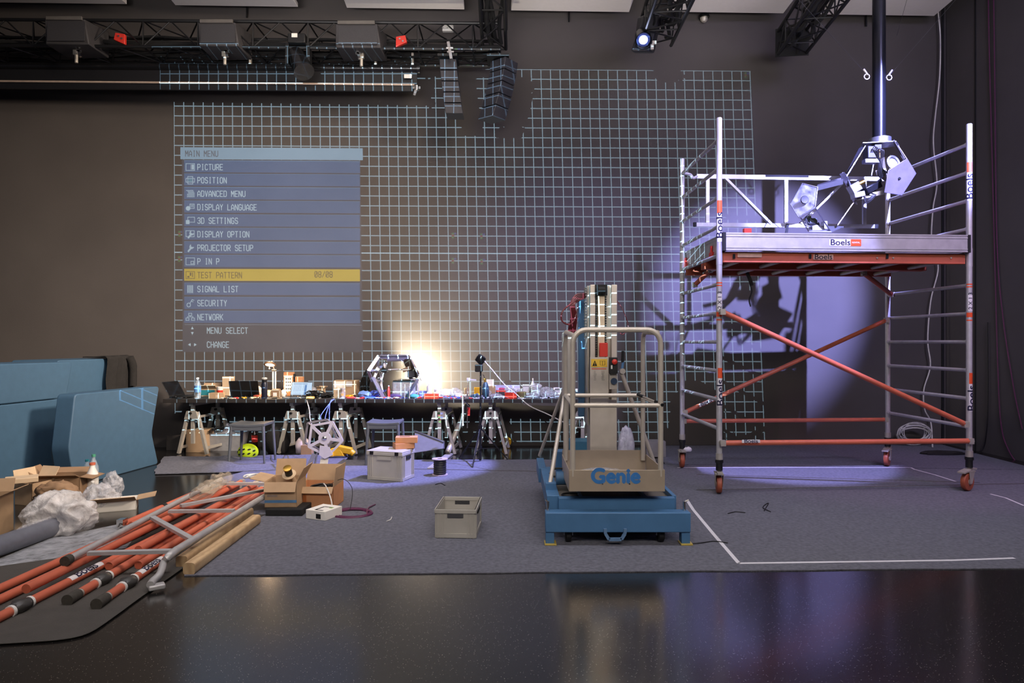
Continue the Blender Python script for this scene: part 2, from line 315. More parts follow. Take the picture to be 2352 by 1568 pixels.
# ---------------------------------------------------------------- mesh building
def frameof(d):
    d = Vector(d).normalized(); up = Vector((0, 0, 1)) if abs(d.z) < 0.95 else Vector((0, 1, 0))
    x = d.cross(up).normalized(); y = x.cross(d).normalized()
    return x, y, d
class MB:
    """collects shapes; build() links them as ONE mesh object"""
    def __init__(s): s.v = []; s.f = []
    def add(s, vs, fs, M_=None):
        o = len(s.v); s.v += [(M_ @ Vector(v)) if M_ is not None else Vector(v) for v in vs]
        s.f += [tuple(i + o for i in f) for f in fs]; return s
    def box(s, c, size, rot=None):
        x, y, z = (k/2 for k in size); m = Matrix.Translation(Vector(c))
        if rot is not None: m = m @ (rot.to_4x4() if isinstance(rot, Matrix) else Euler(rot).to_matrix().to_4x4())
        vs = [(a*x, b*y, d*z) for a in (-1, 1) for b in (-1, 1) for d in (-1, 1)]
        return s.add(vs, [(0,1,3,2),(4,6,7,5),(0,4,5,1),(2,3,7,6),(0,2,6,4),(1,5,7,3)], m)
    def bar(s, p, q, wx, wy, up=None):
        """rectangular bar from p to q, wx across, wy along the up direction"""
        p, q = Vector(p), Vector(q); d = (q-p).normalized()
        u = Vector(up) if up is not None else (Vector((0,0,1)) if abs(d.z) < 0.95 else Vector((0,1,0)))
        x = d.cross(u).normalized(); y = x.cross(d).normalized(); vs = []
        for b in (p, q):
            for i, j in ((-1,-1),(1,-1),(1,1),(-1,1)): vs.append(b + x*(i*wx/2) + y*(j*wy/2))
        return s.add(vs, [(0,1,2,3),(7,6,5,4),(0,4,5,1),(1,5,6,2),(2,6,7,3),(3,7,4,0)])
    def tube(s, p, q, r, r2=None, n=10, caps=True):
        p, q = Vector(p), Vector(q); r2 = r if r2 is None else r2; x, y, d = frameof(q-p); vs = []
        for b, rr in ((p, r), (q, r2)):
            for k in range(n):
                a = 2*math.pi*k/n; vs.append(b + x*(rr*math.cos(a)) + y*(rr*math.sin(a)))
        fs = [(k, (k+1) % n, n+(k+1) % n, n+k) for k in range(n)]
        if caps: fs += [tuple(range(n-1, -1, -1)), tuple(range(n, 2*n))]
        return s.add(vs, fs)
    def path(s, pts, r, n=6, closed=False):
        pts = [Vector(p) for p in pts]; vs = []; fs = []; m = len(pts); px = None
        for i, p in enumerate(pts):
            a = pts[(i-1) % m] if (closed or i > 0) else p; b = pts[(i+1) % m] if (closed or i < m-1) else p
            d = (b-a)
            if d.length < 1e-9: d = Vector((0,0,1))
            d.normalize()
            if px is None: x, y, _ = frameof(d)
            else:
                x = px - d*px.dot(d)
                if x.length < 1e-6: x, y, _ = frameof(d)
                x.normalize(); y = x.cross(d)
            px = x
            rr = r[i] if isinstance(r, (list, tuple)) else r
            for k in range(n):
                t = 2*math.pi*k/n; vs.append(p + x*(rr*math.cos(t)) + y*(rr*math.sin(t)))
        for i in range(m if closed else m-1):
            for k in range(n):
                j = (i+1) % m; fs.append((i*n+k, i*n+(k+1) % n, j*n+(k+1) % n, j*n+k))
        if not closed: fs += [tuple(range(n-1, -1, -1)), tuple(range((m-1)*n, m*n))]
        return s.add(vs, fs)
    def lathe(s, prof, c=(0,0,0), n=20, M_=None):
        """prof: (radius, z) pairs about the z axis through c"""
        vs = []; m = len(prof); c = Vector(c)
        for r, z in prof:
            for k in range(n):
                a = 2*math.pi*k/n; vs.append(c + Vector((r*math.cos(a), r*math.sin(a), z)))
        fs = [(i*n+k, i*n+(k+1) % n, (i+1)*n+(k+1) % n, (i+1)*n+k) for i in range(m-1) for k in range(n)]
        if prof[0][0] > 1e-6: fs.append(tuple(range(n-1, -1, -1)))
        if prof[-1][0] > 1e-6: fs.append(tuple(range((m-1)*n, m*n)))
        return s.add(vs, fs, M_)
    def prism(s, poly, h, M_=None, z0=0.0):
        """polygon in the local xy plane pushed up by h"""
        n = len(poly); vs = [(x, y, z0) for x, y in poly] + [(x, y, z0+h) for x, y in poly]
        return s.add(vs, [tuple(range(n-1, -1, -1)), tuple(range(n, 2*n))] + [(k, (k+1) % n, n+(k+1) % n, n+k) for k in range(n)], M_)
    def ringplate(s, outer, inner, h, M_=None):
        n = len(outer); vs = [(x, y, 0) for x, y in outer] + [(x, y, 0) for x, y in inner] + [(x, y, h) for x, y in outer] + [(x, y, h) for x, y in inner]; fs = []
        for k in range(n):
            j = (k+1) % n
            fs += [(k, n+k, n+j, j), (2*n+k, 2*n+j, 3*n+j, 3*n+k), (k, j, 2*n+j, 2*n+k), (n+k, 3*n+k, 3*n+j, n+j)]
        return s.add(vs, fs, M_)
    def loft(s, a, b):
        """skin between two closed loops of equal length, capped"""
        n = len(a); return s.add(list(a)+list(b), [tuple(range(n-1, -1, -1)), tuple(range(n, 2*n))] + [(k, (k+1) % n, n+(k+1) % n, n+k) for k in range(n)])
    def sheet(s, fn, nu, nv, th=0.0):
        """grid surface fn(u,v)->point, given thickness th downwards"""
        vs = [Vector(fn(i/nu, j/nv)) for j in range(nv+1) for i in range(nu+1)]; k = nu+1
        fs = [(j*k+i, j*k+i+1, (j+1)*k+i+1, (j+1)*k+i) for j in range(nv) for i in range(nu)]
        if th:
            m = len(vs); vs += [v - Vector((0, 0, th)) for v in vs]
            fs += [tuple(reversed([q+m for q in f])) for f in fs]
            rim = [i for i in range(nu)] + [j*k+nu for j in range(nv)] + [nv*k+i for i in range(nu, 0, -1)] + [j*k for j in range(nv, 0, -1)]
            for a, b in zip(rim, rim[1:]+rim[:1]): fs.append((b, a, a+m, b+m))
        return s.add(vs, fs)
    def blob(s, c, rad, amp=0.3, freq=2.0, seed=0, sub=3, flat=True, ridge=False):
        """crumpled closed lump: noisy ellipsoid, flattened below when it lies on something"""
        bm = bmesh.new(); bmesh.ops.create_icosphere(bm, subdivisions=sub, radius=1.0); rad = Vector(rad)
        for v in bm.verts:
            p = v.co.copy(); q = p*freq + Vector((seed*3.1, seed*1.7, seed*5.3))
            k = noise.noise(q) + 0.5*noise.noise(q*2.3)
            if ridge: k = 0.6 - 1.3*abs(noise.noise(q)) - 0.45*abs(noise.noise(q*2.1)) - 0.15*abs(noise.noise(q*4.3))
            p *= 1 + amp*k
            if flat and p.z < -0.75: p.z = -0.75
            v.co = p
        lo = min(v.co.z for v in bm.verts); hz = max(v.co.z for v in bm.verts)-lo
        hx = max(abs(v.co.x) for v in bm.verts); hy = max(abs(v.co.y) for v in bm.verts)
        vs = [Vector((v.co.x/hx*rad.x, v.co.y/hy*rad.y, (v.co.z-lo)/hz*rad.z)) + Vector(c) for v in bm.verts]
        bm.verts.index_update(); fs = [tuple(v.index for v in f.verts) for f in bm.faces]; bm.free(); return s.add(vs, fs)
    def xf(s, M_): s.v = [M_ @ v for v in s.v]; return s
    def build(s, name, mat, parent=None, org=None, smooth=True, bevel=0.0, seg=2, sharp=38):
        org = Vector(org) if org is not None else Vector((0,0,0))
        me = bpy.data.meshes.new(name); me.from_pydata([tuple(v-org) for v in s.v], [], s.f); me.validate()
        bm = bmesh.new(); bm.from_mesh(me); bmesh.ops.recalc_face_normals(bm, faces=bm.faces); bm.to_mesh(me); bm.free()
        if smooth:
            me.polygons.foreach_set('use_smooth', [True]*len(me.polygons)); me.set_sharp_from_angle(angle=R(sharp))
        me.materials.append(mat); o = bpy.data.objects.new(name, me); COL.objects.link(o)
        if bevel:
            md = o.modifiers.new('bevel', 'BEVEL'); md.width = bevel; md.segments = seg; md.limit_method = 'ANGLE'; md.angle_limit = R(40)
        if parent is not None: o.parent = parent
        return o
    def center_base(s):
        lo = [min(v[k] for v in s.v) for k in range(3)]; hi = [max(v[k] for v in s.v) for k in range(3)]
        return Vector(((lo[0]+hi[0])/2, (lo[1]+hi[1])/2, lo[2]))
def basis(o, x, y, z):
    m = Matrix.Identity(4)
    for i, a in enumerate((x, y, z)): m[0][i], m[1][i], m[2][i] = a
    m.translation = Vector(o); return m
def tag(o, label, cat, group=None, kind=None):
    o['label'] = label; o['category'] = cat
    if group: o['group'] = group
    if kind: o['kind'] = kind
    return o
class Thing:
    """an Empty at the thing's base; part() takes world coordinates unless local=True"""
    def __init__(s, name, label, cat, loc=(0,0,0), rz=0.0, group=None):
        s.e = bpy.data.objects.new(name, None); COL.objects.link(s.e); s.e.empty_display_size = 0.1
        s.loc = Vector(loc); s.e.location = s.loc; s.e.rotation_euler = (0, 0, rz); tag(s.e, label, cat, group)
        s.inv = (Matrix.Translation(s.loc) @ Matrix.Rotation(rz, 4, 'Z')).inverted()
    def part(s, name, mb, mat, parent=None, local=False, label=None, **k):
        if not local: mb.v = [s.inv @ v for v in mb.v]
        o = mb.build(name, mat, parent if parent is not None else s.e, **k)
        if label: o['label'] = label
        return o
def one(name, mb, mat, label, cat, group=None, kind=None, **k):
    """a thing that is one mesh, its origin at its base"""
    c = mb.center_base(); o = mb.build(name, mat, None, org=c, **k); o.location = c; return tag(o, label, cat, group, kind)
def struct(name, mb, mat, **k):
    o = mb.build(name, mat, None, smooth=False, **k); o['kind'] = 'structure'; return o
def copy_thing(e, loc, rz, label, group=None):
    r = e.copy(); COL.objects.link(r); r.location = loc; r.rotation_euler = (0, 0, rz); r['label'] = label
    if group: r['group'] = group
    for ch in list(e.children):
        c = ch.copy(); COL.objects.link(c); c.parent = r
        for g in list(ch.children):
            d = g.copy(); COL.objects.link(d); d.parent = c
    return r
def letters(s, size, thick=0.0006, shear=0.0, bold=0.0, slices=0, sx=1.0):
    """lettering as a mesh builder in the local xy plane, centred, cap height ~ 0.7*size"""
    cu = bpy.data.curves.new('lettering', 'FONT'); cu.body = s; cu.size = size; cu.align_x = 'CENTER'; cu.align_y = 'CENTER'; cu.extrude = thick; cu.shear = shear
    ob = bpy.data.objects.new('lettering', cu); COL.objects.link(ob)
    me = ob.evaluated_get(bpy.context.evaluated_depsgraph_get()).to_mesh()
    mb = MB(); vs = [v.co.copy() for v in me.vertices]; fs = [tuple(p.vertices) for p in me.polygons]
    for k, (dx, dy) in enumerate(((0,0),(1,0),(-1,0),(0,1),(0,-1)) if bold else ((0,0),)): mb.add([v + Vector((dx*bold*.5, dy*bold*.5, k*1e-5)) for v in vs], fs)
    bpy.data.objects.remove(ob); bpy.data.curves.remove(cu)
    mb.v = [Vector((v.x*sx, v.y, v.z)) for v in mb.v]
    if slices:
        bm = bmesh.new(); vv = [bm.verts.new(v) for v in mb.v]
        for f in mb.f:
            try: bm.faces.new([vv[i] for i in f])
            except ValueError: pass
        lo, hi = min(v.y for v in mb.v), max(v.y for v in mb.v)
        for k in range(1, slices): bmesh.ops.bisect_plane(bm, geom=bm.verts[:]+bm.edges[:]+bm.faces[:], plane_co=(0, lo+(hi-lo)*k/slices, 0), plane_no=(0, 1, 0))
        bm.verts.index_update(); mb.v = [v.co.copy() for v in bm.verts]; mb.f = [tuple(v.index for v in f.verts) for f in bm.faces]; bm.free()
    return mb
def arc(c, r, a0, a1, n, ax=Vector((1,0,0)), ay=Vector((0,0,1))):
    return [Vector(c) + ax*(r*math.cos(a0+(a1-a0)*k/n)) + ay*(r*math.sin(a0+(a1-a0)*k/n)) for k in range(n+1)]
def bez(pts, n=10):
    """smooth curve through points (Catmull-Rom)"""
    P = [Vector(p) for p in pts]; P = [2*P[0]-P[1]] + P + [2*P[-1]-P[-2]]; out = []
    for i in range(1, len(P)-2):
        for k in range(n):
            t = k/n; a, b, c, d = P[i-1:i+3]
            out.append(0.5*((2*b) + (c-a)*t + (2*a-5*b+4*c-d)*t*t + (3*b-a-3*c+d)*t**3))
    out.append(P[-2]); return out
def ngon(r, n, a0=0.0): return [(r*math.cos(a0+2*math.pi*k/n), r*math.sin(a0+2*math.pi*k/n)) for k in range(n)]
def rpoly(p, r=0.03, n=4):
    """polygon with rounded corners"""
    out = []; m = len(p)
    for i in range(m):
        a, b, c = Vector(p[i-1]), Vector(p[i]), Vector(p[(i+1) % m]); u = (a-b).normalized(); v = (c-b).normalized()
        rr = min(r, (a-b).length*0.45, (c-b).length*0.45); s, e = b+u*rr, b+v*rr
        for k in range(n+1):
            t = k/n; q = s*(1-t)**2 + b*(2*t*(1-t)) + e*t*t; out.append((q.x, q.y))
    return out

# ---------------------------------------------------------------- the setting
EX = Vector((1, YAW, 0)).normalized(); EY = Vector((-YAW, 1, 0)).normalized()      # along and into the back wall
XR = 6.27                                                                              # right wall meets the back wall here
struct('floor', MB().box((0, 1, -0.1), (26, 26, 0.2)), FLOOR)
b = MB(); a0, a1 = Vector((-12, wall_y(-12), 0)), Vector((XR+0.3, wall_y(XR+0.3), 0))
b.bar((a0+a1)/2 + EY*0.1, (a0+a1)/2 + EY*0.1 + Vector((0,0,8)), (a1-a0).length, 0.2, EY)
struct('wall_back', b, WALL)
c0 = Vector((XR, wall_y(XR), 0)); b = MB()
m = c0 + EX*0.1 - EY*6.5; b.bar(m, m + Vector((0,0,8)), 0.2, 13.0, EY)
struct('wall_right', b, WALLR)
b = MB(); b.box((-1, 4, 8.1), (24, 13, 0.2)); struct('ceiling', b, BLACKCEIL)
b = MB()
for k, d in enumerate((0.62, 1.55, 3.1)):                                             # joints between the wall panels
    q = c0 - EY*d - EX*0.004; b.bar(q, q + Vector((0,0,8)), 0.012, 0.02, EY)
q = c0 - EX*0.05 - EY*0.01; b.bar(q, q+Vector((0,0,8)), 0.03, 0.03, EY)
struct('trim_right', b, BLKM)
# white ceiling trays: flat underside with folded sides
trays = [(-40, 286, 5, 'white ceiling panel at the far left above the dark loudspeaker'), (403, 682, 12, 'second white ceiling panel from the left wing'),
         (797, 1066, 18, 'white ceiling panel just left of the lattice column'), (1174, 1446, 24, 'white ceiling panel between lattice column and blue spotlight'),
         (1532, 1802, 27, 'white ceiling panel right of the blue spotlight'), (1885, 2150, 33, 'white ceiling panel above the black suspension pole')]
ZT = 6.05
for i, (xa, xb, py, lab) in enumerate(trays):
    Y = FPX*(ZT-CAMZ)/(784-py); A = W(xa, py, Y); B = W(xb, py, Y); A.z = B.z = ZT; B.y = A.y + (B.x-A.x)*YAW
    L = 5.0; A2, B2 = A - EY*L, B - EY*L; fl = 0.42
    vs = [A, B, B2 - EX*fl, A2 + EX*fl, A2 + Vector((0,0,.36)), B2 + Vector((0,0,.36)), A + Vector((0,0,.05)), B + Vector((0,0,.05))]
    t = MB(); t.add(vs, [(0,1,2,3), (1,7,5,2), (0,3,4,6), (6,4,5,7), (0,6,7,1), (3,2,5,4)])
    one('ceiling_panel', t, PANELW, lab, 'ceiling panel', 'white ceiling panels', smooth=False)

# carpets of grey felt
def felt(name, pts, z, mat, label, cat='carpet', zb=0.0005):
    t = MB(); top = [Vector((p.x, p.y, z)) for p in pts]; t.loft([Vector((p.x, p.y, zb)) for p in top], top)
    return one(name, t, mat, label, cat)
def edge(pts, n=14, amp=0.012, seed=0):
    out = []
    for i in range(len(pts)-1):
        for k in range(n):
            p = pts[i].lerp(pts[i+1], k/n); q = noise.noise(Vector((p.x*3+seed, p.y*3, 0)))
            out.append(p + Vector((q*amp, q*amp, 0)))
    return out
B_ = lambda px, py: F(px, py)
felt('felt_carpet', edge([B_(425, 1323), B_(1176, 1316), F(1800, 1311), F(2352, 1306), F(2700, 1303), Vector((XR-.02, 6.6, 0)), Vector((XR-.25, 7.82, 0)), F(1560, 1068), F(1245, 1056), F(780, 1057), F(640, 1062), F(500, 1100), F(452, 1180)]), 0.007, CARPET,
     'wide sheet of grey felt carpet under the lift and the crates')
carp = bpy.data.objects['felt_carpet']
for p, q in (((1600, 1091), (2250, 1110)), ((1600, 1127), (2352, 1112)), ((930, 1078), (1240, 1084))):
    sm = MB(); p, q = F(*p), F(*q); sm.path([Vector((p.x+(q.x-p.x)*k/20, p.y+(q.y-p.y)*k/20+.012*noise.noise(Vector((k*.7, p.x, 0))), .0075)) for k in range(21)], .005, 5); sm.build('seam', FELTD, carp, org=carp.location)
felt('felt_carpet', edge([Vector((XR-.2, 7.86, 0)), Vector((XR-.12, wall_y(6.1)-.1, 0)), WW(1500, 1025, .08), F(1530, 1070)], seed=4), 0.006, CARPET,
     'grey felt carpet strip along the back wall under the rear scaffold wheels')
t = MB()
ca, cb, cc, cd = F(352, 1092), F(790, 1075), F(800, 1046), F(372, 1052)
def crumple(u, v):
    p = ca.lerp(cb, u).lerp(cd.lerp(cc, u), v); q = noise.noise(Vector((p.x*2.2, p.y*3.5, 1.3))); r_ = noise.noise(Vector((p.x*5, p.y*8, 4.3)))
    e = min(1, 6*min(u, 1-u), 6*min(v, 1-v)); return Vector((p.x + r_*0.02, p.y + q*0.06, 0.016 + e*max(0, 0.06*q+0.025*r_)))
t.sheet(crumple, 60, 24, 0.008); one('felt_carpet', t, CARPET, 'rumpled grey felt under the chairs in front of the left table', 'carpet')
t = MB()
felt('felt_carpet', edge(bez([F(-140, 1492), F(60, 1479), F(150, 1471), F(205, 1457), F(255, 1425), F(330, 1370), F(400, 1322)], 3) + [F(520, 1235), F(640, 1165), F(560, 1150), F(330, 1200), F(-200, 1310)], amp=0.006, seed=2), 0.0105, FELTD,
     'dark felt runner under the pile of orange scaffold tubes', zb=.0075)
# tape outlines on the carpet
def tape(pts, wd, label, seed=0):
    t = MB()
    for p, q in zip(pts[:-1], pts[1:]):
        p, q = Vector(p), Vector(q); t.bar((p.x, p.y, .0085), (q.x, q.y, .0085), wd, 0.001)
    one('floor_tape', t, TAPE, label, 'tape', smooth=False)
tape([F(1578, 1150), F(1592, 1172), F(1640, 1230), F(1697, 1296), F(1990, 1292), F(2190, 1289), F(2330, 1284)], 0.028, 'white tape line angled across the carpet from the lift base')
tape([F(1556, 1075), F(1800, 1074.5), F(2092, 1075), F(2100, 1079), F(2148, 1092), F(2195, 1107)], 0.022, 'white tape line on carpet behind the front scaffold wheels')
tape([F(2275, 1136), F(2310, 1145), F(2352, 1163)], 0.02, 'short white tape line on carpet right of scaffold')

# ---------------------------------------------------------------- overhead truss, speakers, lights
def truss(name, label, p0, p1, wd, ht, step, r=0.022, chords=4, cap=False, cables=0):
    """box lattice girder from p0 to p1 (axis of its upper chord pair centre)"""
    p0, p1 = Vector(p0), Vector(p1); T = Thing(name, label, 'truss', p0); x, y, d = frameof(p1-p0)
    if abs(d.z) > 0.9: y = Vector((0,1,0)); x = Vector((1,0,0))
    cs = [x*(i*wd/2) + y*(j*ht/2) for i, j in ((-1,-1),(1,-1),(1,1),(-1,1))]
    for c in cs: T.part('chord', MB().tube(p0+c, p1+c, r, n=8), BLK)
    n = max(2, int((p1-p0).length/step)); lat = MB()
    for a, b_ in ((0,1),(1,2),(2,3),(3,0)):
        for k in range(n):
            q0 = p0.lerp(p1, k/n); q1 = p0.lerp(p1, (k+1)/n); c1, c2 = (cs[a], cs[b_]) if k % 2 == 0 else (cs[b_], cs[a])
            lat.tube(q0+c1, q1+c2, r*0.45, n=5, caps=False); 
            if k % 2 == 0: lat.tube(q0+c1, q0+c2, r*0.45, n=5, caps=False)
    T.part('lattice', lat, BLK)
    if cables:
        cb = MB()
        for k in range(cables):
            u = x*RND.uniform(-.42,.42)*wd + y*RND.uniform(-.45,.3)*ht; cb.path(bez([p0.lerp(p1, j/14) + u + y*(.03*math.sin(j*1.7+k)) + x*(.03*math.cos(j*1.3+k)) for j in range(15)], 3), RND.uniform(.012,.03), 6)
        T.part('filler_cables', cb, BLKM)  # invented cables, added to darken the gaps between the chords
    if cap:
        T.part('end_plate', MB().bar(p1, p1 + d*0.02, wd+.06, ht+.06, y), BLKM)
    return T
YT = 8.95
def onl(px, py, Y=YT): return W(px, py, Y)
truss('lattice_truss', 'long black lattice truss running across the back wall at upper left', onl(-260, 93), onl(1150, 104), 0.52, 0.33, 0.34, cables=12)
truss('lattice_truss', 'black lattice truss running overhead above the paired hanging speakers', W(1136, 108, 8.95)+Vector((0,0,.1)), W(1136, 108, 8.95) + Vector((0,0,.1)) - EY*0.02 + Vector((-0.03, -2.9, 1.15)), 0.30, 0.34, 0.30, cap=False, cables=6)
truss('lattice_truss', 'black lattice truss reaching to the blue spotlight', W(1560, -60, 7.0), W(1506, 78, 8.9), 0.40, 0.30, 0.32, cables=5)
truss('lattice_truss', 'black lattice truss end above the scaffold', W(1930, -60, 7.2), W(1820, 96, 9.0), 0.36, 0.30, 0.32, cap=True, cables=5)
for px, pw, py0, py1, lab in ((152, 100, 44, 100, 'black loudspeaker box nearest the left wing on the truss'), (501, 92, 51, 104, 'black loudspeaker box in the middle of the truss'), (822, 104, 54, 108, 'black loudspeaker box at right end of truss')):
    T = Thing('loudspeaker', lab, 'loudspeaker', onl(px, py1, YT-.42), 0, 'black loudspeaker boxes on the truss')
    a = onl(px, py0, YT-.42); c = onl(px, py1, YT-.42); h = a.z-c.z; wdt = pw/FPX*(YT-.42)
    body = MB(); body.loft([Vector((-wdt*.5, 0, h)), Vector((wdt*.42, 0, h)), Vector((wdt*.5, .45, h+.05)), Vector((-wdt*.42, .45, h+.05))], [Vector((-wdt*.5, .02, 0)), Vector((wdt*.5, .02, 0)), Vector((wdt*.5, .45, 0)), Vector((-wdt*.5, .45, 0))])
    T.part('cabinet', body, M('speaker_black', (56, 54, 56), 0.7), local=True, bevel=0.012)
    T.part('grille', MB().bar((0, -.004, .03), (0, .006, h-.03), wdt*.86, 0.012, (0,1,0)), M('speaker_grille', (54, 53, 56), 0.6, 0, .2, 120, .3, 300), local=True)
    T.part('lit_top_strip', MB().bar((-wdt*.44, -.012, h+.004), (wdt*.38, -.012, h+.004), .03, .045), M('speaker_lit_top', (92, 88, 84), .6), local=True, bevel=.004)  # light on the upper edge, put in as a paler strip
    T.part('bracket', MB().bar((0, .2, -.06), (0, .2, .02), .06, .05).tube((0, .2, -.05), (0, .2, -.16), .02), STEEL, local=True)
for px, py, lab in ((275, 87, 'red hoist tag plate hung on the left part of truss'), (920, 93, 'red hoist tag plate hung near the right end of truss')):
    c = onl(px, py, YT-.3); t = MB(); k = 1 if px < 500 else -1
    t.loft([c+Vector(v) for v in ((-.06*k, 0, .07), (.06*k, 0, .05), (.06*k, 0, -.08), (-.08*k, 0, -.02))], [c+Vector(v) for v in ((-.06*k, .05, .07), (.06*k, .05, .05), (.06*k, .05, -.08), (-.08*k, .05, -.02))])
    T = Thing('hoist_motor', lab, 'hoist', c, 0, 'red hoists in the truss'); T.part('housing', t, RED, bevel=.006)
    T.part('fitting', MB().tube(c+Vector((-.01,-.012,.02)), c+Vector((-.01,.0,.02)), .012).tube(c+Vector((.03,-.012,-.01)), c+Vector((.03,0,-.01)), .012), CHROME)
# roller screen with its pale bottom bar
T = Thing('roller_screen', 'black roll-up projection screen with pale bottom bar hung below the truss', 'screen', onl(400, 200, 9.0))
a, c = onl(-260, 150, 9.0), onl(958, 158, 9.0); t = MB(); t.tube(a, c, .05, n=14).tube(c, c+EX*.04, .075, n=14); T.part('roller', t, BLKG)
t = MB(); hgt = 52/FPX*9.0; t.bar(a-Vector((0,0,hgt/2)), c-Vector((0,0,hgt/2)), .03, hgt); T.part('cloth', t, M('screen_cloth', (24, 24, 27), .45, 0, .1))
a, c = onl(-260, 184, 8.97), onl(952, 194.5, 8.97); T.part('bottom_bar', MB().tube(a, c, .013, n=8), M('pale_bar', (190, 170, 155), .5, .2))
for px in (575, 700, 863, 948):
    p = onl(px, 150, 9.0); T.part('hanger', MB().bar(p, p+Vector((0,0,.16)), .03, .04).tube(p+Vector((0,-.02,.02)), p+Vector((0,-.02,.07)), .015), STEEL)
p = onl(957, 202, 8.95); T.part('clamp', MB().box(p, (.10, .03, .03)).bar(p, p+Vector((-.03,0,-.10)), .03, .03).tube(p+Vector((0,0,.03)), p+Vector((0,0,-.03)), .03), CHROME)
p = onl(937, 175, 8.93); T.part('label_plate', MB().box(p, (.10, .006, .05)), PAPER)
def clampfix(px, py, lab, s=1.0):
    p = onl(px, py, YT-.31); t = MB(); t.bar(p+Vector((-.02,0,.09*s)), p+Vector((.02,0,-.09*s)), .03*s, .03*s); t.tube(p+Vector((-.035*s,0,.03)), p+Vector((.035*s,0,.03)), .016*s); t.box(p+Vector((.01,0,-.02)), (.07*s,.03,.02))
    one('truss_clamp', t, CHROME, lab, 'clamp', 'silver clamps on the truss')
clampfix(181, 114, 'silver clamp on the truss below the leftmost loudspeaker box'); clampfix(519, 114, 'silver clamp on the truss below the middle loudspeaker box')
clampfix(822, 119, 'silver clamp on the truss below the right loudspeaker box'); clampfix(1033, 116, 'large silver clamp carrying the left hanging speaker column', 1.2)
# dark moving head between the loudspeakers
T = Thing('moving_head_light', 'unlit black moving head light hanging from the middle of the truss', 'stage light', onl(686, 85, YT-.2))
p = onl(686, 95, YT-.25); T.part('base', MB().box(p, (.22, .2, .12)), BLK, bevel=.01)
for sx in (-.13, .13): T.part('yoke_arm', MB().bar(p+Vector((sx,0,-.04)), p+Vector((sx*1.05,0,-.30)), .04, .10), BLK)
h0 = p+Vector((.0,0,-.26)); T.part('head', MB().tube(h0+Vector((-.05,.05,.12)), h0+Vector((.10,-.10,-.17)), .11, .13, n=16), BLKG)
T.part('tag_plate', MB().box(p+Vector((-.02,-.105,.03)), (.07,.01,.05)), PAPER)
# line arrays
def line_array(label, px0, px1, py0, py1, Y, lean, rz):
    T = Thing('line_array_speaker', label, 'loudspeaker', W((px0+px1)/2, py0, Y), 0, 'hanging speaker columns'); n = 5
    wdt = (px1-px0)/FPX*Y; H = (py1-py0)/FPX*Y; top = W((px0+px1)/2, py0, Y); rot = Matrix.Rotation(rz, 4, 'Z')
    for k in range(n):
        a = lean*(k/n)**1.6; z0 = -H*k/n; z1 = -H*(k+1)/n; y0 = -a*.55; y1 = -lean*((k+1)/n)**1.6*.55; x0 = lean_x*(k/n)**1.3; x1 = lean_x*((k+1)/n)**1.3
        lo = [(-wdt/2+x1, y1, z1+.006), (wdt/2+x1, y1, z1+.006), (wdt/2+x1, y1+.26, z1+.006), (-wdt/2+x1, y1+.26, z1+.006)]
        hi = [(-wdt/2+x0, y0, z0-.006), (wdt/2+x0, y0, z0-.006), (wdt/2+x0, y0+.26, z0-.006), (-wdt/2+x0, y0+.26, z0-.006)]
        t = MB().loft([rot @ Vector(v) + top for v in lo], [rot @ Vector(v) + top for v in hi]); T.part('cabinet', t, M('array_black', (52, 52, 58), .5), bevel=.006)
    T.part('flying_frame', MB().box(top+Vector((0,.1,.02)), (wdt*1.15, .34, .03)).tube(top+Vector((0,.1,.02)), top+Vector((0,.1,.12)), .015), BLK)
lean_x = .09; line_array('left hanging speaker column crossed by bright projected grid lines', 1009, 1048, 134, 266, 8.75, .16, 0)
lean_x = -.16; line_array('right hanging speaker column turned aside beside the lattice truss', 1122, 1166, 134, 268, 8.7, .12, R(-38))
# emergency twin lamp, detector, pipes
p = onl(1029, 64, YT-.1); T = Thing('emergency_lamp', 'white twin-head emergency lamp on top of the truss', 'lamp', p-Vector((0,0,.06)))
T.part('box', MB().box(p-Vector((0,0,.035)), (.14,.05,.03)), WHITEP)
for sx in (-.035, .035): T.part('lamp_head', MB().lathe([(0,-.035),(.03,-.03),(.042,0),(.03,.03),(0,.035)], M_=Matrix.Translation(p+Vector((sx,0,.01))) @ Matrix.Rotation(R(90), 4, 'X'), n=14), WHITEP)
p = WW(1617, 41, .06); T = Thing('dome_camera', 'round dome camera under the ceiling between the white panels', 'camera', p)
T.part('base', MB().lathe([(.075,0),(.075,.03),(.06,.05)], p, 18), BLK); T.part('dome', MB().lathe([(.055,0),(.05,-.03),(.03,-.055),(0,-.062)], p, 18), STEEL)
for px, y0, y1, lab in ((1307, -14, 50, 'thin black hanging rod on the back wall left of the blue spotlight'), (1990, 20, 60, 'thin black hanging rod on the back wall beside the pole'), (567, 8, 40, 'thin black hanging rod on the back wall above left truss')):
    a, c = WW(px, y1, .05), WW(px, y0, .05); one('hanging_rod', MB().tube(a, c, .012), BLK, lab, 'rod', 'thin rods under the ceiling')
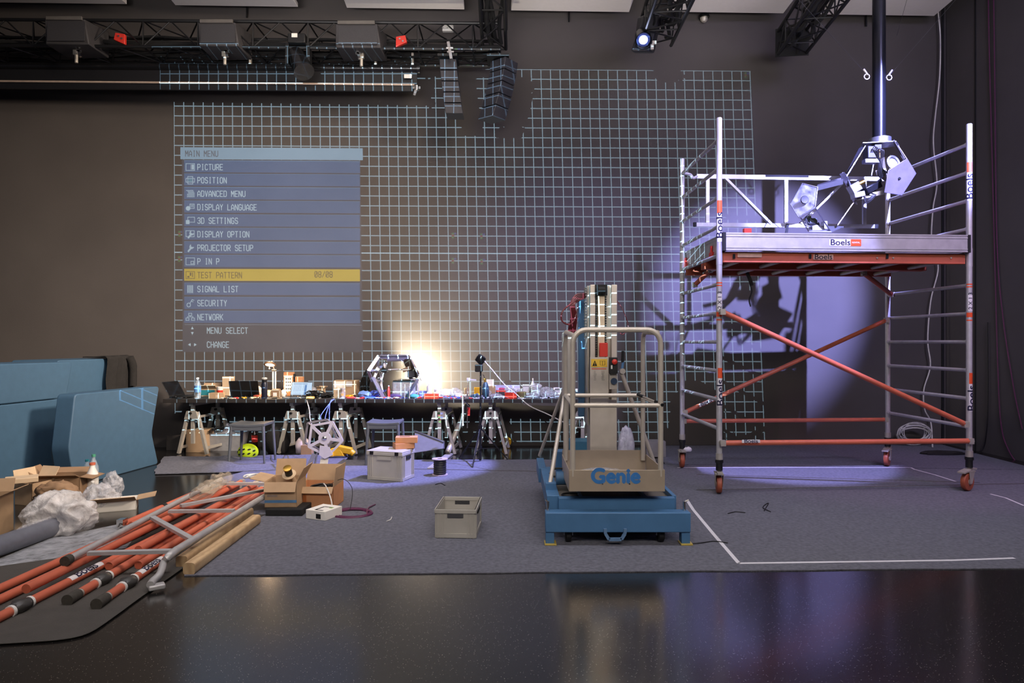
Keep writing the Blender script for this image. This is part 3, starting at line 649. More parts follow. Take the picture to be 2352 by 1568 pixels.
# lit moving head
p = W(1486, 92, 8.55); L = W(1477, 88, 8.30)
T = Thing('moving_head_light', 'lit blue-white spotlight head at the truss end over the lift', 'stage light', W(1490, 60, 8.6))
t = MB(); t.loft([W(x_, y_, 8.75) for x_, y_ in ((1464, 40), (1522, 30), (1503, 122), (1456, 122))], [W(x_, y_, 8.38) for x_, y_ in ((1478, 34), (1516, 34), (1496, 118), (1449, 118))]); T.part('housing', t, M('dark_blue_black', (20, 20, 30), .45), bevel=.02)
d = (Vector((-.08, -.75, -.66))).normalized()
c = W(1477, 88, 8.36); T.part('snoot', MB().tube(c+d*-.1, c+d*.09, .095, .10, n=20, caps=False), BLKG)
T.part('lens', MB().tube(c+d*.045, c+d*.055, .085, n=24), M('lens_rim', (60, 70, 120), .2))
o_ = MB(); x_, y_, z_ = frameof(d); o_.lathe([(0,0),(.02,.004),(.05,0),(0.05,-.01)], M_=basis(c+d*.062, x_, y_, z_), n=20); T.part('lit_bulb', o_, glow('spot_bulb', (205, 214, 255), 26))
T.part('cable_clips', MB().box(W(1503, 98, 8.3), (.05,.03,.04)).box(W(1498, 108, 8.3), (.03,.03,.06)).box(W(1484, 30, 8.3), (.03,.03,.08)), STEEL)
lt = spot('moving_head_beam', c + d*.14, F(870, 1068), 4200, (.34, .35, 1.0), 27, .35, .03)
lt.parent = T.e; lt.location = lt.location - T.loc

# ---------------------------------------------------------------- scaffold tower
FL = Vector(W(1652, 784, 6.60)); FR = Vector(W(2226, 784, 6.76)); BL = Vector(W(1567, 784, 7.95)); BR = Vector(W(2039, 784, 8.11))
def at(p, z): return Vector((p.x, p.y, z))
SC = Thing('scaffold_tower', 'aluminium scaffold tower on casters with orange braces and a raised deck', 'scaffold', at((FL+FR+BL+BR)/4, 0))
SX = (FR-FL).normalized(); SY = (BL-FL).normalized()
def wraptext(s, size, p, r, z, ang, mat, parent, plate=None, pmat=None):
    """lettering running up a post, bent round it; ang = direction the text faces"""
    for what in (('plate', plate), ('text', s)):
        if what[1] is None: continue
        if what[0] == 'plate':
            lo, hi, wd = plate; mb = MB(); n = 8
            vs = [(wd*(k/n-.5), zz, 0) for zz in (lo, hi) for k in range(n+1)]; mb.add(vs, [(k, k+1, n+2+k, n+1+k) for k in range(n)])
            rr = r+.0008
        else:
            mb = letters(s, size, 0.0, bold=size*.03, slices=12, sx=1.12); mb.v = [Vector((-v.y, v.x, 0)) for v in mb.v]; rr = r+.0016
        out = []
        for v in mb.v:
            a = ang + v.x/rr; out.append(Vector((p.x + rr*math.cos(a), p.y + rr*math.sin(a), z + v.y)))
        mb.v = out
        SC.part('decal' if what[0] == 'plate' else 'lettering', mb, pmat if what[0] == 'plate' else mat, parent)
WHT = M('decal_white', (226, 222, 222), .5, 0, .02); INK = M('navy_ink', (34, 34, 66), .5, 0, .02); ORD = M('decal_orange', (228, 84, 42), .5, 0, .03)
TOPZ = {'FL': 3.635, 'FR': 3.627, 'BL': 3.60, 'BR': 3.60}
posts = {}
for nm, p in (('FL', FL), ('FR', FR), ('BL', BL), ('BR', BR)):
    t = MB(); zt = TOPZ[nm]; t.tube(at(p, .40), at(p, 2.35), .0275, n=16); t.tube(at(p, 2.30), at(p, zt), .0272, n=16); t.tube(at(p, 2.22), at(p, 2.40), .0295, n=16); t.tube(at(p, zt-.05), at(p, zt+.005), .024, n=16)
    posts[nm] = SC.part('post', t, ALUM)
for a, b in ((FL, BL), (FR, BR)):
    for k in range(11):
        z = 3.435 - .28*k; t = MB(); d = (b-a).normalized(); t.tube(at(a + d*.02, z), at(b - d*.02, z), .0185, n=10)
        for q in (a + d*.028, b - d*.028): t.tube(at(q - d*.012, z), at(q + d*.012, z), .024, n=10)
        SC.part('rung', t, ALUM)
def caster(p, ang):
    d = Vector((math.cos(ang), math.sin(ang), 0)); ax = Vector((-d.y, d.x, 0)); c = at(p, .0995) - d*.035
    st = SC.part('jack_leg', MB().tube(at(p, .20), at(p, .46), .019, n=12).tube(at(p, .34), at(p, .40), .034, n=12), STEEL)
    SC.part('clamp_collar', MB().tube(at(p, .235), at(p, .315), .032, n=14).tube(at(p, .31), at(p, .335), .04, n=8), BLK)
    wq = MB(); prof = [(.02,-.024),(.07,-.026),(.086,-.022),(.091,-.012),(.091,.012),(.086,.022),(.07,.026),(.02,.024)]
    wq.lathe(prof, M_=basis(c, d, Vector((0,0,1)), ax), n=26); wh_ = SC.part('wheel', wq, ORANGED)
    SC.part('hub', MB().tube(c-ax*.03, c+ax*.03, .03, n=14), STEEL, wh_)
    br_ = MB()
    for s_ in (-1, 1): br_.loft([c+ax*(s_*.034)+d*u+Vector((0,0,v)) for u, v in ((-.02,-.02),(.02,-.02),(.07,.10),(-.03,.10))], [c+ax*(s_*.038)+d*u+Vector((0,0,v)) for u, v in ((-.02,-.02),(.02,-.02),(.07,.10),(-.03,.10))])
    br_.bar(c+Vector((0,0,.10))-d*.03, c+Vector((0,0,.10))+d*.08, .08, .012)
    SC.part('fork', br_, STEEL)
    SC.part('brake_lever', MB().bar(at(p, .215)-d*.02, at(p, .195)-d*.15, .07, .014).bar(at(p,.22)+d*.02, at(p,.215)+d*.1, .05, .014), STEEL)
caster(FL, R(-100)); caster(FR, R(30)); caster(BL, R(-95)); caster(BR, R(50))
CW = M('bright_rag', (224, 222, 230), .8); SC.part('rag_tag', MB().blob(at(BL, .21)+Vector((.05,-.06,0)), (.05,.02,.055), .3, 3, 4, 3), CW)
# orange braces
def brace(p, q, r=.0255, name='brace'):
    p, q = Vector(p), Vector(q); d = (q-p).normalized(); o = SC.part(name, MB().tube(p+d*.04, q-d*.04, r, n=14), ORANGE)
    for e, s_ in ((p, 1), (q, -1)):
        SC.part('claw', MB().tube(e+d*(s_*-.01), e+d*(s_*.075), r*.85, n=10).box(e+d*(s_*.02), (.05,.05,.055)), STEEL, o)
    return o
o1 = brace(W(1655, 714, 6.53), W(2222, 976, 6.70)); o2 = brace(W(1570, 948, 7.93), W(2040, 733, 8.05), .025)
o3 = brace(at(FL, .505)+Vector((0,-.045,0)), at(FR, .502)+Vector((0,-.045,0)), .026); o4 = brace(at(BL, .553), at(BR, .553), .024)
brace(W(1594, 656, 7.85), W(1634, 618, 7.6), .026, 'hook_brace'); brace(W(2050, 678, 8.0), W(1982, 626, 7.7), .026, 'hook_brace')
# platform: two decks side by side
DZ0, DZ1 = 2.243, 2.352
deck = []
f0 = at(FL, 0) + SX*.035 - SY*.005; f1 = at(FR, 0) - SX*.035 - SY*.005; dep = 1.35
for k in range(2):
    a = f0 + SY*(k*dep/2 + .012); b_ = f1 + SY*(k*dep/2 + .012)
    dk = SC.part('deck', MB().loft([at(q, DZ1-.012) for q in (a+SY*.03, b_+SY*.03, b_+SY*.635, a+SY*.635)], [at(q, DZ1) for q in (a+SY*.03, b_+SY*.03, b_+SY*.635, a+SY*.635)]), M('deck_ply', (70, 40, 32), .7), label='plywood deck panel between the orange beams')
    for y0 in (.0, .612):
        SC.part('beam', MB().bar(at(a+SY*(y0+.02), (DZ0+DZ1)/2), at(b_+SY*(y0+.02), (DZ0+DZ1)/2), .042, DZ1-DZ0-.004), ORANGE, dk, bevel=.006)
    for j in range(6):
        q = a + (b_-a)*((j+.5)/6); SC.part('cross_tube', MB().tube(at(q+SY*.03, DZ0+.03), at(q+SY*.62, DZ0+.03), .02, n=8), STEEL, dk)
    deck.append(dk)
# toe boards
def toe(p, q, nm='toe_board'):
    t = MB(); zc = 2.44; t.bar(at(p, zc), at(q, zc), .026, .168)
    d = (q-p).normalized(); n = d.cross(Vector((0,0,1)))
    for z in (2.52, 2.495, 2.385, 2.362): t.bar(at(p, z), at(q, z), .034, .012)
    return SC.part(nm, t, ALUD)
tf = toe(at(f0, 0) - SY*.03 + SX*.01, at(f1, 0) - SY*.03 - SX*.01); toe(at(f0, 0) + SY*(dep+.01), at(f1, 0) + SY*(dep+.01)); toe(f0 + SX*.02 + SY*.0, f0 + SX*.02 + SY*1.33); toe(f1 - SX*.02, f1 - SX*.02 + SY*1.33)
for q in (f0 - SY*.03, f1 - SY*.03): SC.part('corner_block', MB().box(at(q, 2.44), (.03, .036, .175)), BLKM)
for q in (f0 + SX*.02 + SY*.35, f0+SX*.02 + SY*1.32, at(BL,0)+SX*.06): SC.part('safety_clip', MB().box(at(q, 2.36)-SX*.02, (.03, .10, .05)).box(at(q, 2.40)-SX*.025, (.02, .03, .10)), RED)
SC.part('safety_clip', MB().box(W(1716, 531, 6.75), (.07, .05, .05)), RED)
# guard rail on the far side
GY = lambda px, py: W(px, py, 7.93 + (px-1567)/472*.16)
g = SC.part('guard_rail', MB().bar(GY(1600, 405), GY(2062, 412), .028, .050), ALU)
SC.part('lower_rail', MB().bar(GY(1597, 516), GY(2014, 520), .028, .046), ALU, g)
SC.part('rail_cap', MB().bar(GY(2008, 520), GY(2016, 520), .032, .05), BLKM, g); SC.part('rail_cap', MB().bar(GY(1593, 515.5), GY(1599, 515.5), .032, .05), BLKM, g)
for px in (1625, 1805, 1985): SC.part('upright', MB().bar(GY(px, 407), GY(px, 518), .04, .028), ALU, g)
SC.part('diagonal', MB().bar(GY(1665, 409), GY(1770, 514), .045, .026), ALU, g); SC.part('diagonal', MB().bar(GY(1945, 411), GY(1838, 514), .045, .026), ALU, g)
SC.part('end_hook', MB().path(bez([at(BL, 3.43)+Vector((.0,-.03,0)), GY(1585, 401), GY(1592, 409), GY(1602, 405)], 5), .018, 8), ALUM, g)
SC.part('size_label', MB().bar(GY(1757, 404.5)-SY*.016, GY(1856, 405.5)-SY*.016, .002, .026, (0,0,1)), BLKM, g)
SC.part('strap', MB().bar(GY(1807, 515)-SY*.03, W(1806, 537, 7.9), .03, .008, (0,1,0)), BLKM)
# decals
wraptext('Boels', .105, FL, .0275, 2.60, R(-95), INK, posts['FL'], (-.16, .115, .052), WHT); wraptext(None, 0, FL, .0277, 2.60, R(-95), INK, posts['FL'], (.118, .24, .054), ORD)
wraptext('Boels', .105, FR, .0275, 3.01, R(-112), INK, posts['FR'], (-.14, .14, .05), WHT); wraptext(None, 0, FR, .0277, 3.01, R(-112), INK, posts['FR'], (.142, .24, .052), ORD)
wraptext('Boels', .105, FL, .0275, .985, R(-80), INK, posts['FL'], (-.13, .14, .052), WHT); wraptext(None, 0, FL, .0277, .985, R(-80), INK, posts['FL'], (.142, .24, .054), ORD)
wraptext('Boels', .105, FR, .0275, .92, R(-70), INK, posts['FR'], (-.13, .14, .052), WHT); wraptext(None, 0, FR, .0277, .92, R(-70), INK, posts['FR'], (.142, .25, .054), ORD)
for p, k in ((FL, 'FL'), (FR, 'FR')):
    wraptext('2 X 1 3', .05, p, .0275, 1.88, R(-95), INK, posts[k], (-.10, .06, .05), WHT)
    for z in (2.02, 2.045, 1.745, 1.69): wraptext(None, 0, p, .0275, z, R(-90), INK, posts[k], (-.006 if z != 1.745 else -.025, .006 if z != 1.745 else .02, .085), ORD)
def flat_decal(c, xdir, ydir, wd, ht, mat, parent, name='decal', th=.0006):
    x = Vector(xdir).normalized(); y = Vector(ydir).normalized(); n = x.cross(y); t = MB().prism(rpoly([(-wd/2,-ht/2),(wd/2,-ht/2),(wd/2,ht/2),(-wd/2,ht/2)], .006, 3), th, basis(c, x, y, n))
    return SC.part(name, t, mat, parent)
def flat_text(s, size, c, xdir, ydir, mat, parent, T=None, bold=.02):
    x = Vector(xdir).normalized(); y = Vector(ydir).normalized(); n = x.cross(y); mb = letters(s, size, .0004, bold=size*bold, sx=1.2 if s == 'Boels' else 1.0).xf(basis(Vector(c)+n*.0014, x, y, n)); return (T or SC).part('lettering', mb, mat, parent)
UP = Vector((0,0,1))
ty = FL.lerp(FR, .5); yy0 = lambda px: (FL + (FR-FL)*((px-1652)/574)).y
q = W(1930, 557, yy0(1930)-.052); flat_decal(q, SX, UP, .215, .063, WHT, tf); flat_text('Boels', .078, q, SX, UP, INK, tf, bold=.03)
q = W(1966, 557, yy0(1966)-.0525); flat_decal(q, SX, UP, .105, .066, ORD, tf); flat_text('RENTAL', .022, q, SX, UP, WHT, tf)
bf = deck[0].children[0]; yb = lambda px: yy0(px)-.0
q = W(1891, 590, yb(1891)-.004); dd = flat_decal(q, SX, UP, .20, .052, M('decal_kraft', (214, 172, 150), .6), bf); flat_text('Boels', .070, q, SX, UP, M('black_ink', (24, 20, 22), .5), bf, bold=.03)
q = W(1722, 586, yb(1722)-.004); flat_decal(q, SX, UP, .24, .04, M('decal_kraft', (214, 172, 150), .6), bf); flat_decal(q+Vector((-.075,-.001,0)), SX, UP, .06, .024, ORD, bf)
for px in (1686, 1861, 2038): flat_decal(W(px, 588.5, yb(px)-.004), SX, UP, .026, .046, BLKM, bf, 'deck_latch')
for px in (2015, 2052, 2185): SC.part('rivet', MB().tube(W(px, 592, yb(px)-.006), W(px, 592, yb(px)+.006), .008, n=10), STEEL, bf)
q = W(1725, 1013, FL.y-.073); flat_decal(q, SX, UP, .18, .03, WHT, o3); flat_text('Boels', .052, q, SX, UP, INK, o3, bold=.03)
dr = (W(2040,733,8.05)-W(1570,948,7.93)).normalized(); nn = Vector((dr.z*-1, 0, dr.x)).normalized(); q = W(1622, 924, 7.90); flat_decal(q, dr, nn, .18, .036, WHT, o2); flat_text('Boels', .055, q, dr, nn, INK, o2, bold=.03)
t = MB(); t.path(bez([W(1718, 626, 6.9), W(1722, 650, 6.92), W(1727, 668, 6.9), W(1721, 688, 6.9), W(1724, 704, 6.9)], 8), .007, 6); t.path(bez([W(1716, 626, 6.9), W(1722, 640, 6.91), W(1727, 655, 6.9)], 6), .018, 6)
SC.part('hanging_strap', t, BLKM)

# ---------------------------------------------------------------- suspension pole, steel ropes and the robot arm
PY = 7.72
pp = W(2019, 320, PY)
Tp = Thing('suspension_pole', 'thick black pole hanging from the ceiling over the scaffold', 'pole', pp)
Tp.part('tube', MB().tube(pp, at(pp, 7.9), .069, n=28), M('pole_black', (30, 31, 38), .28, .4))
for px, py, dx in ((1997, 176, -1), (2036, 178, 1)):
    c = W(px, py, PY-.05); t = MB(); t.path([c + Vector((dx*(.03+.03*math.cos(a)), 0, .03*math.sin(a))) for a in [k*math.pi/5 for k in range(10)]], .006, 6, True); t.tube(c+Vector((dx*.02,0,.02)), c+Vector((dx*.065,0,.085)), .011, n=8)
    Tp.part('shackle', t, STEEL)
for a, b_, lab in ((W(1990, 170, PY-.05), W(1828, -8, 6.9), 'thin steel rope from the pole up to the left'), (W(2046, 170, PY-.05), W(2212, -20, 8.6), 'thin steel rope from the pole up to the right'), (W(2060, 82, 7.9), W(2085, -8, 7.2), 'thin steel rope rising straight behind the pole')):
    one('steel_rope', MB().tube(a, b_, .0018, n=6), DGREY, lab, 'rope', 'steel ropes at the pole')
RY = 7.62
RB = Thing('robot_arm', 'unfinished robot arm of polished pentagon plates hanging onto the scaffold deck', 'robot', W(1960, 534, RY))
MIR = M('mirror_aluminium', (150, 148, 158), 0.24, 0.9, 0.08, 10); BRU = M('brushed_plate', (138, 130, 150), .38, .6, .16, 9, .1)
def PX(px, py, dy=0.0): return W(px, py, RY + dy)
RB.part('flange', MB().tube(PX(2021, 333, .1), PX(2021, 318, .1), .115, n=24).tube(PX(2021, 322, .1), PX(2021, 317, .1), .09, n=24), ALU)
def plate(pts, nrm, th=.008):
    n = Vector(nrm).normalized()*th; a = [Vector(p) for p in pts]; return MB().loft(a, [p+n for p in a])
def strip(p, q, wd, th, up): return MB().bar(p, q, th, wd, up)
RB.part('top_plate', plate([PX(1982, 327, -.1), PX(2058, 323, -.1), PX(2066, 334, .22), PX(1968, 345, .2)], (0,0,-1)), ALU)
RB.part('side_plate', plate([PX(1972, 342, -.05), PX(1990, 330, -.05), PX(1950, 400, .12), PX(1938, 408, -.02)], (.7,0,.5)), MIR)
RB.part('arm_strip', strip(PX(1984, 338, -.02), PX(1941, 408, -.08), .085, .008, (.3, 1, .2)), MIR)
RB.part('arm_strip', strip(PX(2053, 325, -.08), PX(2078, 368, -.14), .12, .008, (.5, 1, 0)), MIR)
RB.part('arm_strip', strip(PX(2057, 328, .18), PX(2086, 372, .14), .09, .008, (.5, 1, 0)), MIR)
RB.part('pentagon_plate', plate([PX(2040, 391, -.22), PX(2084, 363, -.22), PX(2105, 398, -.12), PX(2072, 449, -.12), PX(2031, 442, -.2)], (.2,1,.1), .012), BRU, bevel=.004)
RB.part('plate_hole', MB().tube(PX(2066, 409, -.19), PX(2067, 410, -.17), .012, n=12), BLKM)
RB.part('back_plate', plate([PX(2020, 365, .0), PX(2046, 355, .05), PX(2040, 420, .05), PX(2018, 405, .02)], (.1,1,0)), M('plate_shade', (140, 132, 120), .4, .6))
RB.part('arm_strip', strip(PX(2006, 372, .05), PX(2000, 404, .05), .03, .01, (0,1,0)), ALU)
RB.part('circuit_box', MB().box(PX(2001, 352, -.05), (.13, .12, .13)).box(PX(2012, 338, -.02), (.08, .1, .06)), DGREY, bevel=.006)
RB.part('motor', MB().tube(PX(2019, 344, -.1), PX(2019, 365, -.1), .021, n=16), BRASS, label='brass coloured motor can')
RB.part('motor_block', MB().box(PX(2000, 371, -.08), (.16, .08, .045)).box(PX(2012, 366, -.06), (.05, .1, .07)), ALU, bevel=.004)
wr = MB()
for sd in range(6): wr.path(bez([PX(2000+3*sd, 350, -.11), PX(2010+4*sd, 336+2*sd, -.15), PX(2016+2*sd, 362+4*sd, -.12), PX(2018+3*sd, 400, -.1), PX(2024-2*sd, 418, -.06), PX(1996+3*sd, 440, -.03)], 6), .0045, 5)
RB.part('wiring', wr, WIRE)
RB.part('joint_ring', MB().lathe([(.07,0),(.085,.006),(.085,.02),(.07,.026),(.06,.02),(.06,.006)], M_=basis(PX(2050, 375, -.15), Vector((.8,.3,.5)).normalized(), Vector((-.5,.1,.85)).normalized(), Vector((.2,-.95,.2)).normalized()), n=22), ALU)
# middle joint
RB.part('joint_plate', plate([PX(1928, 400, -.16), PX(1938, 396, -.16), PX(1972, 456, .12), PX(1963, 460, .12)], (.6,0,.3), .01), MIR)
RB.part('joint_plate', plate([PX(1934, 396, -.06), PX(1944, 402, -.1), PX(1968, 470, .0), PX(1958, 462, .1)], (.6,0,.3), .01), ALU)
RB.part('motor_block', MB().box(PX(1962, 432, -.03), (.11, .10, .10), (0, R(-30), 0)).box(PX(1970, 448, -.05), (.12,.10,.06), (0, R(-12), 0)), ALU, bevel=.005)
RB.part('motor', MB().tube(PX(1972, 423, -.06), PX(1984, 417, -.06), .026, n=16), BRASS, label='brass coloured motor can')
RB.part('battery_pack', MB().bar(PX(1985, 440, -.06), PX(2018, 424, -.03), .10, .07), BLKG, bevel=.006)
RB.part('arm_strip', strip(PX(1968, 455, -.02), PX(2031, 441, -.08), .045, .012, (.2,0,1)), ALU)
RB.part('arm_strip', strip(PX(2012, 398, .05), PX(2036, 392, .03), .06, .01, (.2,0,1)), MIR)
wr = MB()
for sd in range(5): wr.path(bez([PX(1975+2*sd, 440, -.09), PX(1990, 455+3*sd, -.1), PX(2004+2*sd, 448, -.08), PX(1996, 436+2*sd, -.09)], 6), .004, 5)
RB.part('wiring', wr, WIRE)
# lower module on the deck
RB.part('arm_strip', strip(PX(1876, 432, -.12), PX(1936, 417, -.1), .055, .010, (.1,-.4,1)), ALU)
RB.part('arm_strip', strip(PX(1878, 428, .12), PX(1932, 412, .1), .045, .010, (.1,-.4,1)), MIR)
RB.part('acrylic_pentagon', plate([PX(1843, 421, -.1), PX(1878, 430, -.16), PX(1872, 475, -.2), PX(1834, 499, -.14), PX(1815, 468, -.04)], (-.3,1,.1), .008), clear('acrylic_thin', (214, 216, 236), .12, .12, .5, 14))
RB.part('pentagon_rim', MB().path([PX(1843, 421, -.1), PX(1878, 430, -.16), PX(1872, 475, -.2), PX(1834, 499, -.14), PX(1815, 468, -.04)], .006, 6, True), ALU)
RB.part('hub_ring', MB().lathe([(.025,0),(.042,.0),(.046,.012),(.04,.02),(.025,.018)], M_=basis(PX(1847, 459, -.16), Vector((1,0,.2)).normalized(), Vector((-.2,0,1)).normalized(), Vector((0,-1,0))), n=18), DGREY)
RB.part('arm_strip', strip(PX(1834, 500, -.14), PX(1874, 476, -.2), .035, .008, (0,1,.4)), ALU)
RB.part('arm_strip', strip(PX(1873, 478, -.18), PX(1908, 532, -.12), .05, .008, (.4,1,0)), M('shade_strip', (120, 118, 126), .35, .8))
RB.part('arm_strip', strip(PX(1838, 498, -.05), PX(1858, 532, -.04), .045, .008, (.4,1,0)), ALU)
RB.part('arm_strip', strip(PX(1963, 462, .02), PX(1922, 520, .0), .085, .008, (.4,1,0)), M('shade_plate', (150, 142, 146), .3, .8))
RB.part('circuit_board', MB().box(PX(1866, 509, -.06), (.085, .06, .07)).box(PX(1856, 500, -.05), (.05,.06,.03)), M('circuit_green', (40, 50, 48), .5), bevel=.003)
RB.part('base_plate', plate([PX(1858, 532, -.18), PX(1910, 533, -.16), PX(1938, 521, .1), PX(1862, 520, .14)], (0,0,1)), ALU)
RB.part('motor_block', MB().box(PX(1875, 525, -.06), (.13, .09, .05)).box(PX(1893, 518, -.04), (.04,.08,.09)), ALU, bevel=.004)
wr = MB()
for sd in range(5): wr.path(bez([PX(1852, 496+2*sd, -.1), PX(1846+3*sd, 512, -.12), PX(1860+2*sd, 520-2*sd, -.11), PX(1882, 510+2*sd, -.08)], 6), .004, 5)
RB.part('wiring', wr, WIRE)

# ---------------------------------------------------------------- personnel lift
lb = F(1420, 1255)
LF = Thing('personnel_lift', 'blue and silver one-person mast lift standing on the grey carpet', 'lift', Vector((.77, 5.6, 0)))
SILV = M('lift_silver', (206, 197, 184), .42, .35, .06, 14); BRUSH = M('kick_plate_steel', (186, 170, 150), .4, .4, .08, 8, .05, 40)
Y0 = 4.93
XL, XRr = W(1253, 784, Y0).x, W(1587, 784, Y0).x
t = MB(); t.box(((XL+XRr)/2, Y0+.055, .172), (XRr-XL, .11, .142)); ob = LF.part('outrigger_beam', t, LBLUE, bevel=.006)
for x0 in (XL+.033, XRr-.033):
    LF.part('outrigger_foot', MB().box((x0, Y0+.05, .062), (.062, .075, .10)), LBLUE, bevel=.003)
    LF.part('foot_plate', MB().box((x0+.004, Y0+.045, .014), (.085, .10, .010)), M('foot_yellow', (214, 188, 96), .4, .3))
X2a, X2b = W(1283, 784, 5.08).x, W(1550, 784, 5.08).x
LF.part('front_beam', MB().box(((X2a+X2b)/2, 5.10, .262), (X2b-X2a, .06, .115)), LBLUE, bevel=.005)
def tray(x0, x1, y0, y1, z0, z1, mat, nm): LF.part(nm, MB().box(((x0+x1)/2, (y0+y1)/2, (z0+z1)/2), (x1-x0, y1-y0, z1-z0)), mat, bevel=.004)
DUST = M('dusty_tray', (112, 106, 98), .8, 0, .12, 10)
tray(X2a, X2b, 5.13, 6.25, .20, .285, DUST, 'base_pan')
for x0, x1 in ((XL+.02, X2a+.01), (X2b-.01, XRr-.06)): tray(x0, x1, 5.12, 6.3, .20, .325, LBLUE, 'side_rail')
for px in (1335, 1483): 
    x0 = W(px, 784, 5.15).x; tray(x0-.012, x0+.012, 5.13, 5.9, .285, .31, LBLUE, 'pan_divider')
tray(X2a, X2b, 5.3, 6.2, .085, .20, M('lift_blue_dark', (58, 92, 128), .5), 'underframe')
tray(XL, XL+.07, 6.2, 6.75, .20, .33, LBLUE, 'rear_arm'); tray(XRr-.13, XRr-.06, 6.2, 6.7, .20, .33, LBLUE, 'rear_arm')
LF.part('sticker', MB().box((W(1510,1143,5.2).x, 5.22, .287), (.10, .06, .003)), CARD)
LF.part('cable_loop', MB().path([Vector((W(1312,1135,5.3).x+.075*math.cos(a), 5.28+.06*math.sin(a), .295)) for a in [k*math.pi/9 for k in range(18)]], .007, 6, True), WIRE)
for px in (1306, 1519):
    c = W(px, 1236, 5.0); c.z = .063; c.y = 5.03
    wq = MB().lathe([(.01,-.022),(.045,-.024),(.055,-.016),(.055,.016),(.045,.024),(.01,.022)], M_=basis(c, Vector((0,1,0)), Vector((0,0,1)), Vector((1,0,0))), n=20); o_ = LF.part('caster_wheel', wq, BLK)
    fk = MB()
    for s_ in (-1, 1): fk.bar(c+Vector((s_*.03,0,-.01)), c+Vector((s_*.03,.02,.07)), .005, .035, (0,1,0))
    fk.box(c+Vector((0,.02,.072)), (.07,.05,.008)); fk.tube(c+Vector((-.035,0,0)), c+Vector((.035,0,0)), .008, n=8); LF.part('caster_fork', fk, CHROME, o_)
hc = W(1413, 1228, 4.92); t = MB(); pts = [hc+Vector((-.072,0,.045)), hc+Vector((-.07,0,.01)), hc+Vector((-.045,0,-.032)), hc+Vector((.045,0,-.032)), hc+Vector((.07,0,.01)), hc+Vector((.072,0,.045))]
for a, b_ in zip(pts[:-1], pts[1:]): t.bar(a, b_, .022, .016, (0,1,0))
LF.part('tow_handle', t, M('tow_blue', (96, 128, 164), .5))
for px, py in ((1259, 1165), (1572, 1165)):
    c = W(px, py, 5.0); LF.part('locking_pin', MB().tube(c+Vector((0,0,-.035)), c+Vector((0,0,.045)), .011, n=10).tube(c+Vector((0,0,.04))-Vector((.0,0,0)), c+Vector((.03 if px > 1400 else -.02,0,.055)), .006, n=8), CHROME)
# mast
MY = 5.86
def mx(px, Y=MY): return W(px, 784, Y).x
ZM = 1.965
xa, xb = mx(1355), mx(1416)
mast = LF.part('mast', MB().box(((xa+xb)/2, MY+.20, (ZM+.25)/2), (xb-xa-.03, .34, ZM-.25)), SILV)
for a, b_ in ((1355, 1366), (1403.5, 1416)): LF.part('mast_rail', MB().box(((mx(a)+mx(b_))/2, MY+.02, (ZM+.28)/2), (mx(b_)-mx(a), .10, ZM-.28)), SILV, mast, bevel=.004)
LF.part('mast_channel', MB().box(((mx(1373)+mx(1388))/2, MY+.0, 1.38), (mx(1388)-mx(1373), .03, 1.10)), M('channel_pale', (222, 202, 170), .5, .1), mast)
for px in (1369.5, 1391): 
    ch = MB()
    for k in range(46): ch.box((mx(px), MY-.005, 1.0+k*.0205), (.013, .018, .013))
    LF.part('chain', ch, BLK, mast)
LF.part('pulley_block', MB().box((mx(1380), MY-.012, ZM-.045), (.105, .05, .09)).tube((mx(1372), MY-.045, ZM-.05), (mx(1388), MY-.045, ZM-.05), .03, n=14), BLKM, mast)
LF.part('side_panel', MB().box((xa-.012, MY+.17, 1.36), (.012, .30, 1.2)), STEEL, mast)
dots = MB()
for k in range(17):
    for j in range(3): dots.tube((xa-.02, MY+.08+.07*j, 1.52+k*.026), (xa-.0285, MY+.08+.07*j, 1.52+k*.026), .008, n=8)
LF.part('bolt_rows', dots, CHROME, mast)['kind'] = 'stuff'
LF.part('rear_column', MB().box((mx(1337, 6.1), 6.18, 1.33), (.055, .10, 1.05)).box((mx(1329, 6.1), 6.15, 1.0), (.10, .06, .05)), LBLUE, bevel=.006)
LF.part('battery_cover', MB().box((mx(1300, 5.95)+.01, 6.0, 1.25), (.07, .22, .62)), GREYP, bevel=.01)
hz = MB()
for k in range(5):
    o5 = .015*k; hz.path(bez([W(1345, 674+2*k, 5.98), W(1322+2*k, 678+3*k, 5.95), W(1311+2*k, 700, 5.9), W(1312+3*k, 728, 5.92), W(1305+4*k, 765, 5.95)], 8), .008, 6)
hz.path(bez([W(1325, 688, 5.92), W(1294, 712, 5.86), W(1290, 735, 5.86), W(1306, 745, 5.86), W(1319, 735, 5.9), W(1328, 702, 5.92)], 8), .007, 6)
LF.part('hose_bundle', hz, M('red_hose', (92, 28, 34), .4))
LF.part('thin_cable', MB().path(bez([W(1417, 690, 5.9), W(1431, 712, 5.85), W(1443, 750, 5.85), W(1430, 768, 5.8), W(1420, 758, 5.8)], 8), .004, 5), M('red_hose', (92, 28, 34)))
LF.part('red_guard', MB().box((mx(1386, 5.79), 5.79, W(1386, 803, 5.79).z), (.07, .035, .118)), RED, bevel=.004)
